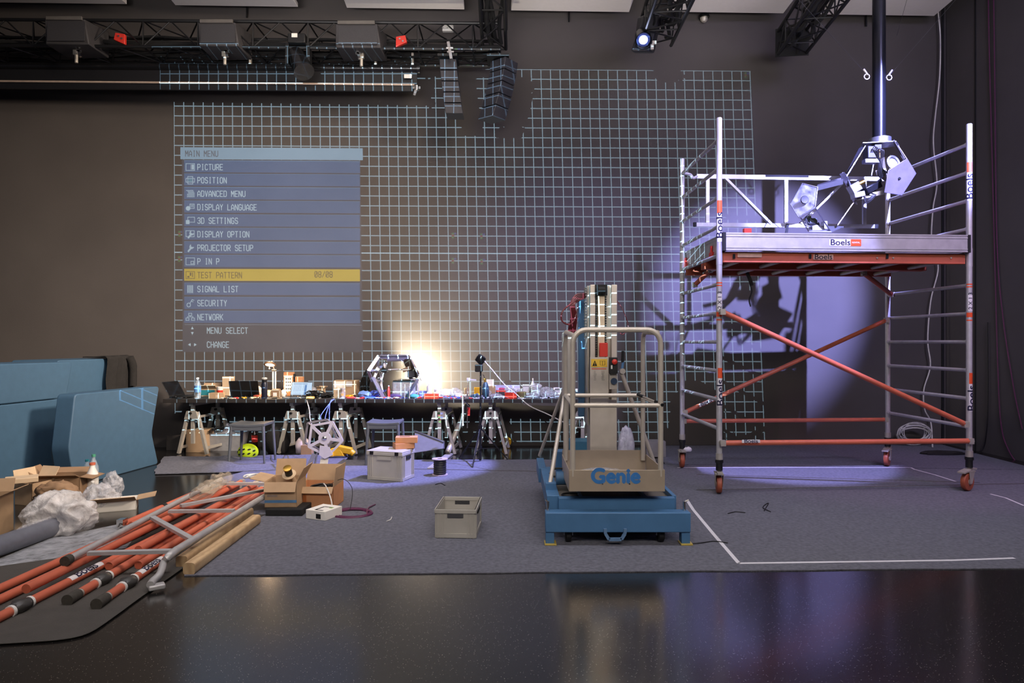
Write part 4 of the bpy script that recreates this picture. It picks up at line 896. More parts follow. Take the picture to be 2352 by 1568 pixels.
# control panel, set on the front of the carriage
CY = 5.74
def cx(px): return W(px, 784, CY).x
def cz(py): return W(0, py, CY).z
panel = LF.part('control_plate', MB().box(((cx(1355)+cx(1397))/2, CY, (cz(820)+cz(1040))/2), (cx(1397)-cx(1355), .035, cz(820)-cz(1040))).box(((cx(1397)+cx(1416))/2, CY+.01, (cz(918)+cz(1040))/2), (cx(1416)-cx(1397), .02, cz(918)-cz(1040))), SILV)
PF = CY-.019
def pan(px0, py0, px1, py1, mat, nm, th=.001, par=None): return LF.part(nm, MB().box(((cx(px0)+cx(px1))/2, PF-th/2, (cz(py0)+cz(py1))/2), (abs(cx(px1)-cx(px0)), th, abs(cz(py0)-cz(py1)))), mat, par or panel)
pan(1357, 824, 1394, 842.5, M('warning_yellow', (226, 184, 60), .5), 'warning_sticker'); pan(1358, 845, 1392, 848, M('warning_red', (196, 110, 84), .5), 'warning_stripe')
t = MB(); a, b_ = cx(1360), cx(1371); t.prism([(a, cz(840)), (b_, cz(840)), ((a+b_)/2, cz(827))], .0008, basis((0, PF-.0012, 0), Vector((1,0,0)), Vector((0,0,1)), Vector((0,-1,0)))); LF.part('warning_triangle', t, BLKM, panel)
mb = letters('!', .034, .0003, bold=.001).xf(basis(((a+b_)/2, PF-.0032, cz(835.4)), Vector((1,0,0)), Vector((0,0,1)), Vector((0,-1,0)))); LF.part('lettering', mb, M('warning_yellow', (226,184,60)), panel)
bk = MB()
for s_ in (-1, 1): bk.path([Vector((cx(1383)+s_*u, PF-.002, cz(834)+v)) for u, v in ((0,.018),(.02,.022),(.02,-.012),(0,-.018))], .0016, 4, True)
LF.part('manual_symbol', bk, BLKM, panel)
ln = MB()
for k in range(7):
    for c0_, wd_ in ((1366, .026), (1384, .030)): ln.box((cx(c0_)+RND.uniform(-.003,.003), PF-.001, cz(852+k*3.3)), (wd_*RND.uniform(.5, 1), .0006, .0022))
LF.part('printed_lines', ln, DGREY, panel)['kind'] = 'stuff'
ebox = LF.part('switch_box', MB().box(((cx(1398)+cx(1416))/2, CY-.035, (cz(820)+cz(857))/2), (cx(1416)-cx(1398), .07, cz(820)-cz(857))), BLK, panel, bevel=.004)
LF.part('stop_button', MB().tube((cx(1408), CY-.07, cz(830)), (cx(1408), CY-.082, cz(830)), .012, n=12).lathe([(.022,0),(.022,.012),(.014,.018),(0,.019)], M_=basis((cx(1408), CY-.082, cz(830)), Vector((1,0,0)), Vector((0,0,1)), Vector((0,-1,0))), n=18), RED, ebox)
LF.part('key_switch', MB().box((cx(1402), CY-.073, cz(842)), (.012, .008, .03)), WHITEP, ebox)
LF.part('socket_plate', MB().box(((cx(1398)+cx(1417))/2, CY-.02, (cz(858)+cz(893))/2), (cx(1417)-cx(1398), .03, cz(858)-cz(893))), SILV, panel, bevel=.003)
LF.part('socket', MB().tube((cx(1408.5), CY-.03, cz(874.5)), (cx(1408.5), CY-.05, cz(874.5)), .027, n=20), M('socket_blue', (48, 70, 96), .5), panel)
# basket
BYf, BYb = 4.97, 5.64
xl, xr = .442, 1.082
def rail(pts, r, nm, mat=SILV): return LF.part(nm, MB().path(pts, r, 12), mat)
def loop(y, ztop, zbot, rc=.10):
    p = [Vector((xl, y, zbot)), Vector((xl, y, ztop-rc))] + arc((xl+rc, y, ztop-rc), rc, math.pi, math.pi/2, 6)[1:] + arc((xr-rc, y, ztop-rc), rc, math.pi/2, 0, 6) + [Vector((xr, y, zbot))]; return p
rail(loop(BYf, 1.565, .50), .0195, 'front_hoop'); 
rail([Vector((xl, BYb, .50)), Vector((xl, BYb, 1.46))] + [Vector((xl, BYb-.02, 1.53)), Vector((xl, BYb-.08, 1.555)), Vector((xl+.015, BYf+.02, 1.52))], .0185, 'side_hoop')
rail([Vector((xr, BYb, .50)), Vector((xr, BYb, 1.46))] + [Vector((xr, BYb-.02, 1.53)), Vector((xr, BYb-.08, 1.555)), Vector((xr-.02, BYf+.02, 1.545))], .0185, 'side_hoop')
rail([Vector((xl, BYf, 1.015)), Vector((xr, BYf, 1.015))], .017, 'mid_rail'); rail([Vector((xl, BYb, 1.035)), Vector((xr, BYb, 1.035))], .017, 'mid_rail'); rail([Vector((xl, BYf, 1.02)), Vector((xl, BYb, 1.035))], .016, 'mid_rail')
LF.part('rubber_strap', MB().tube(W(1464, 905, 5.55), W(1481, 912, 5.5), .013, n=8).tube(W(1505, 922, 5.02), W(1522, 930, 4.95), .013, n=8), BLK)
LF.part('drop_bar', MB().tube(W(1478, 911, 5.5), W(1508, 924, 5.02), .009, n=8).tube(W(1475, 915, 5.5), W(1505, 927, 5.02), .006, n=8), STEEL)
kz0, kz1 = .392, .548
kick = LF.part('kick_plate', MB().box(((xl+xr)/2+.0, BYf-.014, (kz0+kz1)/2), (xr-xl+.055, .008, kz1-kz0)), BRUSH, bevel=.002, label='brushed steel kick plate with blue lettering')
for x0 in (xl-.026, xr+.026): LF.part('kick_plate', MB().box((x0, (BYf+BYb)/2, (kz0+kz1)/2), (.006, BYb-BYf, kz1-kz0)), BRUSH)
LF.part('kick_plate', MB().box(((xl+xr)/2, BYb+.02, .495), (xr-xl+.05, .006, .17)), BRUSH)
LF.part('platform_floor', MB().box(((xl+xr)/2, (BYf+BYb)/2, .40), (xr-xl+.05, BYb-BYf, .012)), DUST)
mb = letters('Genie', .155, .0008, bold=.014); 
mb.v = [Vector((v.x*.96, v.y*.95, v.z)) for v in mb.v]
mb.xf(basis(((W(1413, 0, BYf).x), BYf-.0195, W(0, 1093, BYf).z), Vector((1,0,0)), Vector((0,0,1)), Vector((0,-1,0)))); LF.part('lettering', mb, M('logo_blue', (52, 118, 186), .5), kick)
for px in (1384, 1446): LF.part('rivet', MB().tube(W(px, 1111, BYf-.02), W(px, 1111, BYf-.012), .006, n=8), CHROME if px < 1400 else BLKM, kick)
# outrigger struts
def strut(a, b_, r=.016, nm='outrigger_strut'): return LF.part(nm, MB().tube(a, b_, r, n=10), SILV)
strut(W(1293, 898, 6.1), W(1239, 1046, 6.6), .015); strut(W(1296, 910, 5.9), Vector((XL+.05, 5.35, .33)), .017)
strut(W(1428, 858, 5.9), W(1508, 1078, 6.05), .019); LF.part('strut_head', MB().tube(W(1429, 852, 5.9)-Vector((0,.03,0)), W(1429, 852, 5.9)+Vector((0,.03,0)), .024, n=14), STEEL)
LF.part('strut_handle', MB().tube(W(1431, 806, 5.9), W(1430, 832, 5.9), .013, n=10), BLKM); LF.part('strut_link', MB().bar(W(1431, 830, 5.9), W(1428, 852, 5.9), .02, .02), LBLUE)
LF.part('side_post', MB().tube(W(1301, 905, 5.72), W(1301, 1075, 5.72), .02, n=10), SILV)
LF.part('strut_bracket', MB().box((XL+.06, 5.36, .345), (.08, .10, .06)), LBLUE)
LF.part('pump_unit', MB().box((W(1287, 1060, 5.9).x, 5.9, .43), (.075, .14, .22)).tube((W(1275,1110,5.6).x, 5.5, .38), (W(1310,1110,5.6).x, 5.5, .38), .055, n=16), LBLUE, bevel=.004)
LF.part('hand_grip', MB().path(bez([W(1262, 1088, 5.6), W(1275, 1076, 5.6), W(1300, 1078, 5.6), W(1298, 1092, 5.6), W(1266, 1094, 5.6)], 6), .008, 6), BLK)
# things lying in the basket and by the lift
t = MB(); c = Vector((.69, 5.25, .409)); t.blob(c, (.22, .12, .10), .35, 2.4, 5, 3, True, True); one('plastic_bag', t, FILM, 'clear plastic wrap lying in the lift basket', 'plastic wrap')

# ---------------------------------------------------------------- work tables and trestles
TZ = .735; TF = 8.82
TOPM = M('table_black', (46, 42, 40), .42, 0, .12, 14)
def tp(px, Y, z=0.0):
    v = W(px, 784, Y); v.z = TZ + z; return v
def pw(n, Y): return n/FPX*Y
for x0, x1, lab in ((374, 718, 'black work table top at the left carrying the laptops and desk lamp'), (719.5, 1063, 'black work table top in the middle carrying the pentagon frame'), (1065, 1402, 'black work table top at the right carrying bubble wrap, behind the lift')):
    a, c = W(x0, 784, TF), W(x1, 784, TF); t = MB().box(((a.x+c.x)/2, TF+.345, TZ-.024), (c.x-a.x, .69, .048))
    one('table_top', t, TOPM, lab, 'table', 'work tables along the wall', bevel=.003)
def trestle(first=True):
    T = Thing('trestle', '', 'trestle', (0,0,0), 0, 'metal trestles under the tables')
    T.part('top_bar', MB().box((0, .31, TZ-.048-.0245), (.05, .66, .045)), STEEL, local=True)
    for y in (.02, .56):
        T.part('post', MB().box((0, y, .415), (.045, .03, .54)), STEEL, local=True)
        T.part('head_plate', MB().prism([(-.068,.572),(.068,.572),(.103,.464),(-.103,.464)], .02, basis((0, y-.02, 0), Vector((1,0,0)), Vector((0,0,1)), Vector((0,-1,0)))), STEEL, local=True)
        T.part('knob', MB().tube((0, y-.04, .545), (0, y-.065, .545), .016, n=12).tube((0, y-.04, .475), (0, y-.055, .475), .011, n=10), BLK, local=True)
        for s_ in (-1, 1): T.part('leg', MB().bar((s_*.062, y, .56), (s_*.205, y, .012), .034, .046, (0, 1, 0)), STEEL, local=True)
    for s_ in (-1, 1): T.part('stretcher', MB().bar((s_*.185, .02, .09), (s_*.185, .56, .09), .022, .035), STEEL, local=True)
    T.part('upper_stretcher', MB().bar((.09, .02, .50), (.09, .56, .50), .02, .03), STEEL, local=True)
    return T.e
tr = trestle()
TRL = [(441, .10, 'metal trestle at the left end of the left table'), (671, .12, 'metal trestle under the right end of the left table, by the open laptop'), (782, .075, 'metal trestle under the left end of the middle table, behind the wheel plate'),
       (1009, .04, 'metal trestle under the right end of the middle table, with a bright colour mark'), (1127, .03, 'metal trestle right of the black light stand'), (1338, .10, 'metal trestle half hidden behind the lift mast')]
for i, (px, dx, lab) in enumerate(TRL):
    p = W(px, 784, 8.92); p.z = 0; rz = -math.atan(dx/.55)
    if i == 0: tr.location = p; tr.rotation_euler = (0, 0, rz); tr['label'] = lab
    else: copy_thing(tr, p, rz, lab)
# stools with saddle seats
def stool(lab, px0, px1, pyt, Y):
    c = W((px0+px1)/2, 784, Y); c.z = 0; T = Thing('stool', lab, 'stool', c, 0, 'grey stools at the tables'); wd = pw(px1-px0, Y); zt = W(0, pyt, Y).z
    def seat(u, v): return Vector((wd*(u-.5), v*.36, zt - .012*(1-abs(2*u-1)**2) + .0))
    s_ = MB().sheet(seat, 14, 6, .032); T.part('seat', s_, CHAIRG, local=True, bevel=.006)
    T.part('apron', MB().box((0, .015, zt-.055), (wd*.98, .022, .062)), CHAIRG, local=True, bevel=.006)
    for x in (-1, 1):
        for y in (0, 1): T.part('leg', MB().tube((x*(wd/2-.02), .02+y*.32, zt-.03), (x*(wd/2+.005), .0+y*.37, 0.012), .021, .013, n=10), CHAIRG, local=True)
stool('grey stool in front of the yellow bicycle helmet', 526, 607, 973, 8.08); stool('grey stool behind the closed grey crate', 841, 917, 969, 8.12)

# ---------------------------------------------------------------- builders for small things
def carton(lab, c, size, rz, mat, name='cardboard_box', cat='box', group=None, open_=None, sticker=None, tape_=True, flapm=None, flap=.6):
    """closed or open box; open_: flap tilt angles (front, back, left, right), None = missing"""
    T = Thing(name, lab, cat, c, rz, group); w_, d_, h_ = size; th = .005
    if open_ is None:
        T.part('body', MB().box((0,0,h_/2), size), mat, local=True, bevel=.003)
        if tape_: T.part('packing_tape', MB().box((0,0,h_+.0007), (w_*.98, min(.05, d_*.25), .001)).box((-w_/2-.0007,0,h_*.8), (.001, min(.05, d_*.25), h_*.4)), M('packing_tape', (206, 176, 132), .3), local=True)
    else:
        b_ = MB(); b_.box((0,0,th/2), (w_,d_,th))
        for y in (-1, 1): b_.box((0, y*(d_/2-th/2), h_/2), (w_, th, h_))
        for x in (-1, 1): b_.box((x*(w_/2-th/2), 0, h_/2), (th, d_, h_))
        T.part('body', b_, mat, local=True)
        for k, ang in enumerate(open_):
            if ang is None: continue
            ang, fl_ = ang if isinstance(ang, tuple) else (ang, flap); L = (d_ if k < 2 else w_)*fl_*.8; wd = w_ if k < 2 else d_; a = R(ang); dirs = [(0,-1), (0,1), (-1,0), (1,0)][k]
            hx, hy = dirs[0]*(w_/2), dirs[1]*(d_/2); o = Vector((hx, hy, h_)); out = Vector((dirs[0]*math.cos(a), dirs[1]*math.cos(a), math.sin(a)))
            al = Vector((-dirs[1], dirs[0], 0)); n = out.cross(al).normalized()*th
            q = [o+al*(wd/2), o-al*(wd/2), o-al*(wd/2*.97)+out*L, o+al*(wd/2*.97)+out*L]; T.part('flap', MB().loft(q, [v+n for v in q]), flapm or mat, local=True)
    if sticker:
        for (x0, z0, x1, z1, sm) in sticker: T.part('sticker', MB().box(((x0+x1)/2*w_, -d_/2-.0012, (z0+z1)/2*h_), (abs(x1-x0)*w_, .0016, abs(z1-z0)*h_)), sm, local=True)
    return T
def bottle(lab, c, r, h, mat, cap, labelm=None, name='bottle', neck=.35, group=None, lz=(.3,.62)):
    T = Thing(name, lab, 'bottle', c, 0, group)
    T.part('body', MB().lathe([(r*.9,0),(r,.01),(r,h*.62),(r*.92,h*.68),(r*neck,h*.86),(r*neck,h*.93)], n=20), mat, local=True)
    T.part('cap', MB().lathe([(r*neck*1.15,h*.93),(r*neck*1.15,h*.995),(r*neck*.9,h)], n=16), cap, local=True)
    if labelm: T.part('paper_label', MB().lathe([(r*1.015,h*lz[0]),(r*1.015,h*lz[1])], n=20), labelm, local=True)
    return T
def pile(name, lab, c, rad, mat, cat, amp=.4, freq=2.2, seed=1, sub=3, ridge=True, group=None):
    return one(name, MB().blob(c, rad, amp, freq, seed, sub, True, ridge), mat, lab, cat, group, sharp=120)
def coilheap(name, lab, c, rx, ry, n, r, mat, seed, h=.04, cat='cable', tail=None):
    rr = random.Random(seed); pts = []
    for k in range(n*14):
        a = 2*math.pi*k/14; j = 1 + .16*math.sin(k*.37+seed) + rr.uniform(-.03,.03)
        pts.append(Vector(c) + Vector((rx*j*math.cos(a) + .015*math.sin(k*.11), ry*j*math.sin(a) + .012*math.cos(k*.13), r + h*abs(math.sin(k*.21+seed))*rr.uniform(.8,1))))
    if tail: pts += [Vector(q) for q in tail]
    return one(name, MB().path(bez(pts, 3), r, 5), mat, lab, cat)

# ---------------------------------------------------------------- things on the left table
T = Thing('computer_mouse', 'dark computer mouse at the left edge of the left table', 'mouse', tp(412, 8.9)); T.part('shell', MB().blob(tp(412, 8.9), (.055,.035,.022), .05, 1, 1, 3), BLK); T.part('wheel', MB().tube(tp(404, 8.88, .026)-Vector((.004,0,0)), tp(404, 8.88, .026)+Vector((.004,0,0)), .006, n=8), DGREY)
def laptop(lab, c, rz, tilt, wd, dp, mat, scr, group='laptops on the tables'):
    T = Thing('laptop', lab, 'laptop', c, rz, group)
    bs = T.part('base', MB().box((0, dp/2, .010), (wd, dp, .016)), mat, local=True, bevel=.004)
    keys = MB()
    for r_ in range(5):
        for k in range(13): keys.box((wd*(-.42+.07*k), dp*(.45+.1*r_), .0185), (wd*.056, dp*.075, .002))
    T.part('keyboard', keys, BLK, bs, local=True)['kind'] = 'stuff'
    T.part('touchpad', MB().box((0, dp*.2, .0185), (wd*.3, dp*.25, .0012)), DGREY, bs, local=True)
    a = R(tilt); rot = Matrix.Translation((0, dp, .018)) @ Matrix.Rotation(-a, 4, 'X'); sh = dp*.92
    T.part('lid', MB().box((0, 0, sh/2), (wd, .007, sh)).xf(rot), mat, local=True, bevel=.003)
    s = MB().box((0, -.0042, sh/2+.004), (wd*.94, .0012, sh*.86)).xf(rot); T.part('screen', s, scr, local=True)
    return T, rot, sh
DARKS = M('dark_screen', (14, 14, 18), .15); LG = M('laptop_grey', (96, 96, 100), .4, .5)
laptop('black laptop seen from the side behind the water bottle at left', tp(425, 9.0)+Vector((.06,.12,0)), R(82), 30, .34, .24, BLK, DARKS)
T, _, _ = laptop('black laptop seen from behind with its dark lid toward the room', tp(549, 8.98)+Vector((.02,.06,.012)), R(187), 24, .37, .25, BLK, DARKS); T.e.location = tp(549, 9.0)+Vector((.03,.30,0))
T, rot, sh = laptop('open laptop with a bright spreadsheet screen on the left table', tp(676, 8.87)+Vector((-.02,0,0)), R(-10), 16, .30, .21, LG, glow('laptop_screen', (196, 222, 248), .95))
gm = MB()
for k in range(12): gm.box((.285*(-.42+.05*k), -.0052, sh*.46), (.0016, .0006, sh*.66))
gm.xf(rot); T.part('screen_columns', gm, glow('screen_lines', (130, 176, 226), .6), local=True)['kind'] = 'stuff'
T.part('screen_column', MB().box((.30*.2, -.0052, sh*.44), (.03, .0006, sh*.7)).xf(rot), glow('screen_blue', (96, 156, 224), .7), local=True)
T.part('screen_bar', MB().box((-.02, -.0052, sh*.86), (.2, .0006, .008)).xf(rot), glow('screen_lines', (130, 176, 226), .6), local=True)
bottle('clear water bottle with blue label at left end of tables', tp(454, 8.92), .042, .275, FILMT, WHITEP, M('blue_label', (104, 150, 206), .5))
T = carton('cardboard box with a teal inside behind the water bottle', tp(482, 9.38), (.24,.16,.10), R(4), CARD, open_=(40, 60, None, None), flapm=CARD); T.part('lining', MB().box((0,-.083,.05), (.19,.004,.07)), TEAL, local=True)
carton('small upright carton at the back behind the black laptop', tp(525, 9.42, .0), (.155,.05,.262), 0, CARDL)
carton('low cardboard box with a printed symbol left of the black laptop', tp(498, 8.96), (.16,.12,.072), R(-4), CARD, sticker=[(.1,.2,.4,.7,CARDL)])
T = Thing('paper_cup', 'white and red paper cup behind the black laptop', 'cup', tp(505, 9.2)); T.part('cup', MB().lathe([(.03,0),(.042,.13),(.044,.135),(.038,.13)], n=18), WHITEP, local=True); T.part('red_band', MB().lathe([(.0365,.05),(.0405,.09)], n=18), RED, local=True)
pile('plastic_bag', 'crumpled clear plastic bag right of the black laptop', tp(593, 9.2), (.075,.06,.15), FILM, 'plastic bag', .45, 1.7, 8)
pile('cloth', 'crumpled red and orange cloth beside the dark flask', tp(590, 9.1), (.07,.05,.06), M('coral_cloth', (226, 110, 82), .8), 'cloth', .3, 2, 3)
pile('paper_bag', 'pale crumpled paper bag behind the dark flask', tp(615, 9.25), (.10,.06,.09), CARDL, 'paper bag', .35, 1.8, 5)
T = Thing('flask', 'tall dark blue vacuum flask in front of the desk lamp', 'flask', tp(607.5, 8.9)); T.part('body', MB().lathe([(.036,0),(.038,.006),(.038,.19),(.03,.215)], n=22), M('flask_navy', (30, 34, 50), .35, .2), local=True); T.part('lid', MB().lathe([(.031,.215),(.033,.225),(.033,.25)], n=22), BLK, local=True); T.part('steel_rim', MB().lathe([(.033,.25),(.033,.268),(.027,.272)], n=22), STEEL, local=True)
# desk lamp
c = tp(630, 9.22); T = Thing('desk_lamp', 'lit desk lamp with a wide round shade on the left table', 'lamp', c); LM = M('lamp_white', (222, 214, 204), .4)
T.part('base', MB().lathe([(.085,0),(.085,.015),(.06,.022)], c, 20), LM)
hd = W(620, 838, 9.12); el = c + Vector((.0,0,.36)); 
for s_ in (-.018, .018): T.part('arm', MB().tube(c+Vector((s_,0,.02)), el+Vector((s_,0,-.02)), .008, n=8), LM)
T.part('joint', MB().tube(el-Vector((.03,0,0)), el+Vector((.03,0,0)), .016, n=10), CHROME); T.part('upper_arm', MB().tube(el, hd+Vector((.02,.02,.05)), .008, n=8), LM)
TL = Matrix.Translation(hd) @ Matrix.Rotation(R(-21), 4, 'X')
T.part('lamp_shade', MB().lathe([(.082,0),(.074,.018),(.045,.034),(.02,.04),(0,.041)], n=24, M_=TL).lathe([(.080,.001),(.07,.016),(.04,.03),(0,.036)], n=24, M_=TL), M('shade_bronze', (120, 84, 58), .45))
T.part('handle', MB().tube(hd+Vector((0,-.02,-.04)), hd+Vector((0,-.02,.0)), .005, n=6).lathe([(0,-.012),(.01,-.006),(.01,.004),(0,.01)], hd+Vector((0,-.02,-.046)), 10), LM)
T.part('bulb', MB().lathe([(0,-.004),(.05,-.003),(.074,.006),(.05,.012)], n=20, M_=TL), glow('warm_bulb', (255, 212, 150), 30))
lp = spot('desk_lamp_light', hd+Vector((0,-.012,-.03)), hd+Vector((0,-.35,-1)), 22, (1.0, .66, .36), 165, .5, .045); lp.parent = T.e; lp.location = lp.location - T.loc
lp2 = bpy.data.lights.new('desk_lamp_spill', 'POINT'); lp2.energy = 1.2; lp2.color = (1, .68, .38); lp2.shadow_soft_size = .04; o = bpy.data.objects.new('desk_lamp_spill', lp2); COL.objects.link(o); o.parent = T.e; o.location = hd+Vector((.0,-.02,.075)) - T.loc
def house(lab, c, w_, d_, h_, roof, mat, st=None):
    T = Thing('cardboard_box', lab, 'box', c, 0); T.part('body', MB().prism([(-w_/2,0),(w_/2,0),(w_/2*1.02,h_-roof),(w_/2*.7,h_),(-w_/2*.6,h_),(-w_/2*1.02,h_-roof)], d_, basis((0, d_/2, 0), Vector((1,0,0)), Vector((0,0,1)), Vector((0,-1,0)))), mat, local=True, bevel=.002)
    if st: T.part('sticker', MB().box((0, -d_/2-.001, h_*.42), (w_*st, .0015, h_*.4)), PAPER, local=True)
house('small brown carton with angled top and white sticker under the desk lamp', tp(634, 9.02), .125, .08, .118, .035, CARDD, .4)
T = carton('tall upright box with a gridded white face behind the open laptop', tp(664, 9.36), (.13,.07,.325), 0, CARDO); T.part('paper_face', MB().box((-.0,-.036,.17), (.105,.001,.21)), PAPER, local=True)
gd = MB()
for i in range(3):
    for j in range(4): gd.box((-.026+.026*i, -.0372, .10+.045*j), (.016,.0008,.02))
T.part('printed_grid', gd, DGREY, local=True)['kind'] = 'stuff'
T.part('black_strap', MB().box((.075,.0,.2), (.02,.05,.2)), BLKM, local=True)
carton('orange-brown carton beside the glittering bubble wrap', tp(688, 9.38), (.10,.08,.262), 0, CARDO)
pile('bubble_wrap', 'ball of clear bubble wrap glittering in the lamp light behind the laptop', tp(709, 9.25), (.135,.10,.15), BUBBLE, 'bubble wrap', .22, 2.4, 9, 4, False)
carton('small carton with blue and white print right of the bubble wrap ball', tp(738, 9.15), (.09,.07,.115), R(-8), CARD, open_=(50, 70, None, 40), sticker=[(-.4,.15,.4,.5,WHITEP),(-.3,.3,.3,.4,M('print_blue', (84,130,176)))])
pile('cable_heap', 'tangled heap of black cables on the table right of the laptop', tp(732, 9.12), (.21,.13,.07), WIRE, 'cables', .5, 3.0, 12, 4)
coilheap('cable', 'loose black cable loops over the heap behind the tape roll', tp(728, 9.0), .13, .06, 4, .005, WIRE, 3, .10)
T = Thing('tape_roll', 'yellow roll of masking tape lying by the open laptop', 'tape', tp(713, 8.9)); T.part('roll', MB().lathe([(.03,.0),(.05,.0),(.054,.005),(.054,.023),(.05,.028),(.03,.028),(.03,.0)], n=22), M('masking_tape', (224, 186, 110), .6), local=True)
pile('packing_paper', 'crumpled pale paper at the right of the desk lamp', tp(651, 9.2), (.05,.05,.1), PAPER, 'paper', .4, 2, 14)
for k, (px, Y, mt, lab) in enumerate([(563, 8.9, YEL, 'yellow screwdriver lying in front of the black laptop'), (585, 8.92, CARDL, 'pale wooden spatula lying left of the dark flask'), (540, 8.88, RED, 'red wire stripper lying before the black laptop'), (628, 8.9, WIRE, 'dark pen lying between flask and laptop')]):
    c = tp(px, Y); d = Vector((math.cos(k*1.1), .3*math.sin(k*1.1), 0)).normalized(); T = Thing('hand_tool', lab, 'tool', c); T.part('handle', MB().tube(c+Vector((0,0,.012))-d*.05, c+Vector((0,0,.012))+d*.02, .011, .009, n=8), mt); T.part('blade', MB().tube(c+Vector((0,0,.011))+d*.02, c+Vector((0,0,.008))+d*.09, .004, n=6), STEEL)

# ---------------------------------------------------------------- things on the middle table
carton('large cardboard box with a white delivery label on the middle table', tp(796, 9.35), (.31,.20,.215), 0, CARD, sticker=[(-.46,.45,-.02,.95,PAPER),(.06,.62,.32,.95,WHITEP)])
carton('small pale carton in front of the labelled cardboard box', tp(778, 9.0), (.11,.08,.135), R(-5), CARDL)
T = Thing('glass_jar', 'clear jar with a yellow paper inside beside the pale carton', 'jar', tp(787, 8.92)); T.part('jar', MB().lathe([(.034,0),(.036,.01),(.036,.10),(.03,.115)], n=18), FILMT, local=True); T.part('lid', MB().lathe([(.032,.115),(.032,.135),(.0,.137)], n=18), STEEL, local=True); T.part('note', MB().box((0,-.005,.05), (.03,.03,.03)), YEL, local=True)
carton('flat yellow plastic case below the labelled cardboard box', tp(812, 9.1), (.19,.12,.032), 0, YEL, name='plastic_case', tape_=False)
t = MB()
for k in range(60):
    a = RND.uniform(-.07, .07); t.path(bez([tp(838+RND.uniform(-10,10), 9.4, RND.uniform(0,.05)), tp(841+RND.uniform(-12,8), 9.4+RND.uniform(-.05,.05), .2+a), tp(847+RND.uniform(-6,8), 9.42, .33+a*.6)], 4), .006, 4)
one('black_netting', t, CLOTHB, 'upright bunch of black netting left of the pentagon frame', 'netting')
pile('blue_bag', 'light blue crumpled bag under the netting on the middle table', tp(838, 9.02), (.10,.07,.10), M('light_blue_film', (126, 160, 232), .35), 'bag', .4, 2, 4)
def handtool(lab, px, Y, ang, hm, L=.16, r=.013, blade=STEEL):
    c = tp(px, Y); d = Vector((math.cos(ang), math.sin(ang), 0)); T = Thing('hand_tool', lab, 'tool', c)
    T.part('handle', MB().tube(c+Vector((0,0,r))-d*L*.5, c+Vector((0,0,r))+d*L*.1, r, r*.8, n=10), hm, bevel=.002); T.part('shaft', MB().tube(c+Vector((0,0,r))+d*L*.1, c+Vector((0,0,r*.8))+d*L*.5, r*.35, n=8), blade)
def pliers(lab, px, Y, ang, hm):
    c = tp(px, Y); T = Thing('pliers', lab, 'pliers', c); d = Vector((math.cos(ang), math.sin(ang), 0)); n = Vector((-d.y, d.x, 0))
    for s_ in (-1, 1): T.part('handle', MB().path(bez([c+n*(s_*.006)+Vector((0,0,.012)), c-d*.05+n*(s_*.024)+Vector((0,0,.012)), c-d*.11+n*(s_*.02)+Vector((0,0,.011))], 5), .0085, 7), hm)
    T.part('jaws', MB().loft([c+n*.014, c-n*.014, c+d*.055-n*.004, c+d*.055+n*.004], [v+Vector((0,0,.018)) for v in (c+n*.014, c-n*.014, c+d*.055-n*.004, c+d*.055+n*.004)]), STEEL)
pliers('red-handled pliers left of the blue screwdriver on the middle table', 818, 8.9, .1, RED); pliers('orange-handled pliers behind the red pliers', 812, 9.05, .5, ORANGE)
handtool('blue screwdriver lying at the front left of the pentagon frame', 858, 8.88, .05, BLUEP, .22, .016); handtool('red-tipped blue driver behind the blue screwdriver', 845, 8.98, .3, RED, .14)
# the pentagon frame standing on the table
PT = Thing('pentagon_rig', 'aluminium frame of two tilted pentagons joined by bars on the middle table', 'frame', tp(903, 9.1))
QX = lambda px, py, Y: W(px, py, Y)
LF5 = [QX(870, 817, 9.02), QX(846, 852, 8.92), QX(856, 876, 9.0), QX(874, 872, 9.2), QX(887, 830, 9.24)]
for p, q in zip(LF5, LF5[1:]+LF5[:1]): PT.part('rim_bar', MB().bar(p, q, .012, .045, (.75, .1, -.6)), ALU)
hc = sum(LF5, Vector())/5
for p in LF5: PT.part('spoke', MB().bar(p, hc, .010, .03, (.75,.1,-.6)), ALU)
PT.part('hub', MB().tube(hc-Vector((.02,0,-.015)), hc+Vector((.02,0,-.015)), .05, n=18), ALU)
RF5 = [QX(939, 816, 9.02), QX(962, 858, 8.94), QX(957, 868, 9.05), QX(938, 862, 9.26), QX(926, 828, 9.24)]
PT.part('end_plate', MB().loft(RF5, [v+Vector((.010,0,.006)) for v in RF5]), M('plate_backlit', (150, 130, 110), .4, .6))
PT.part('edge_strip', MB().bar(QX(941, 818, 9.0), QX(967, 873, 8.93), .006, .05, (0,1,0)), ALU)
PT.part('top_bar', MB().bar(LF5[0], RF5[0], .012, .05, (0,1,0)), ALU); PT.part('top_bar', MB().bar(LF5[4], RF5[4], .012, .05, (0,1,0)), ALU); PT.part('top_web', MB().bar(QX(873, 819, 9.02), QX(939, 819, 9.02), .006, .055), M('strip_purple', (150, 148, 190), .4, .7)); PT.part('top_web', MB().bar(QX(889, 825, 9.22), QX(938, 825, 9.22), .006, .05), M('strip_purple', (150, 148, 190), .4, .7))
PT.part('middle_rod', MB().tube(QX(889, 849, 9.1), QX(928, 848, 9.1), .010, n=10), STEEL)
PT.part('leg_strip', MB().bar(QX(856, 866, 8.98), tp(881, 8.94, .004), .012, .085, (.4,1,0)), ALU); PT.part('leg_strip', MB().bar(QX(864, 868, 9.12), tp(888, 9.1, .004), .010, .02, (0,1,0)), ALU)
PT.part('leg_strip', MB().bar(QX(960, 870, 9.0), tp(931, 8.98, .004), .012, .085, (.4,1,0)), ALU)
PT.part('foot_strip', MB().bar(tp(878, 8.93, .004), tp(896, 8.93, .004), .05, .006), ALU)
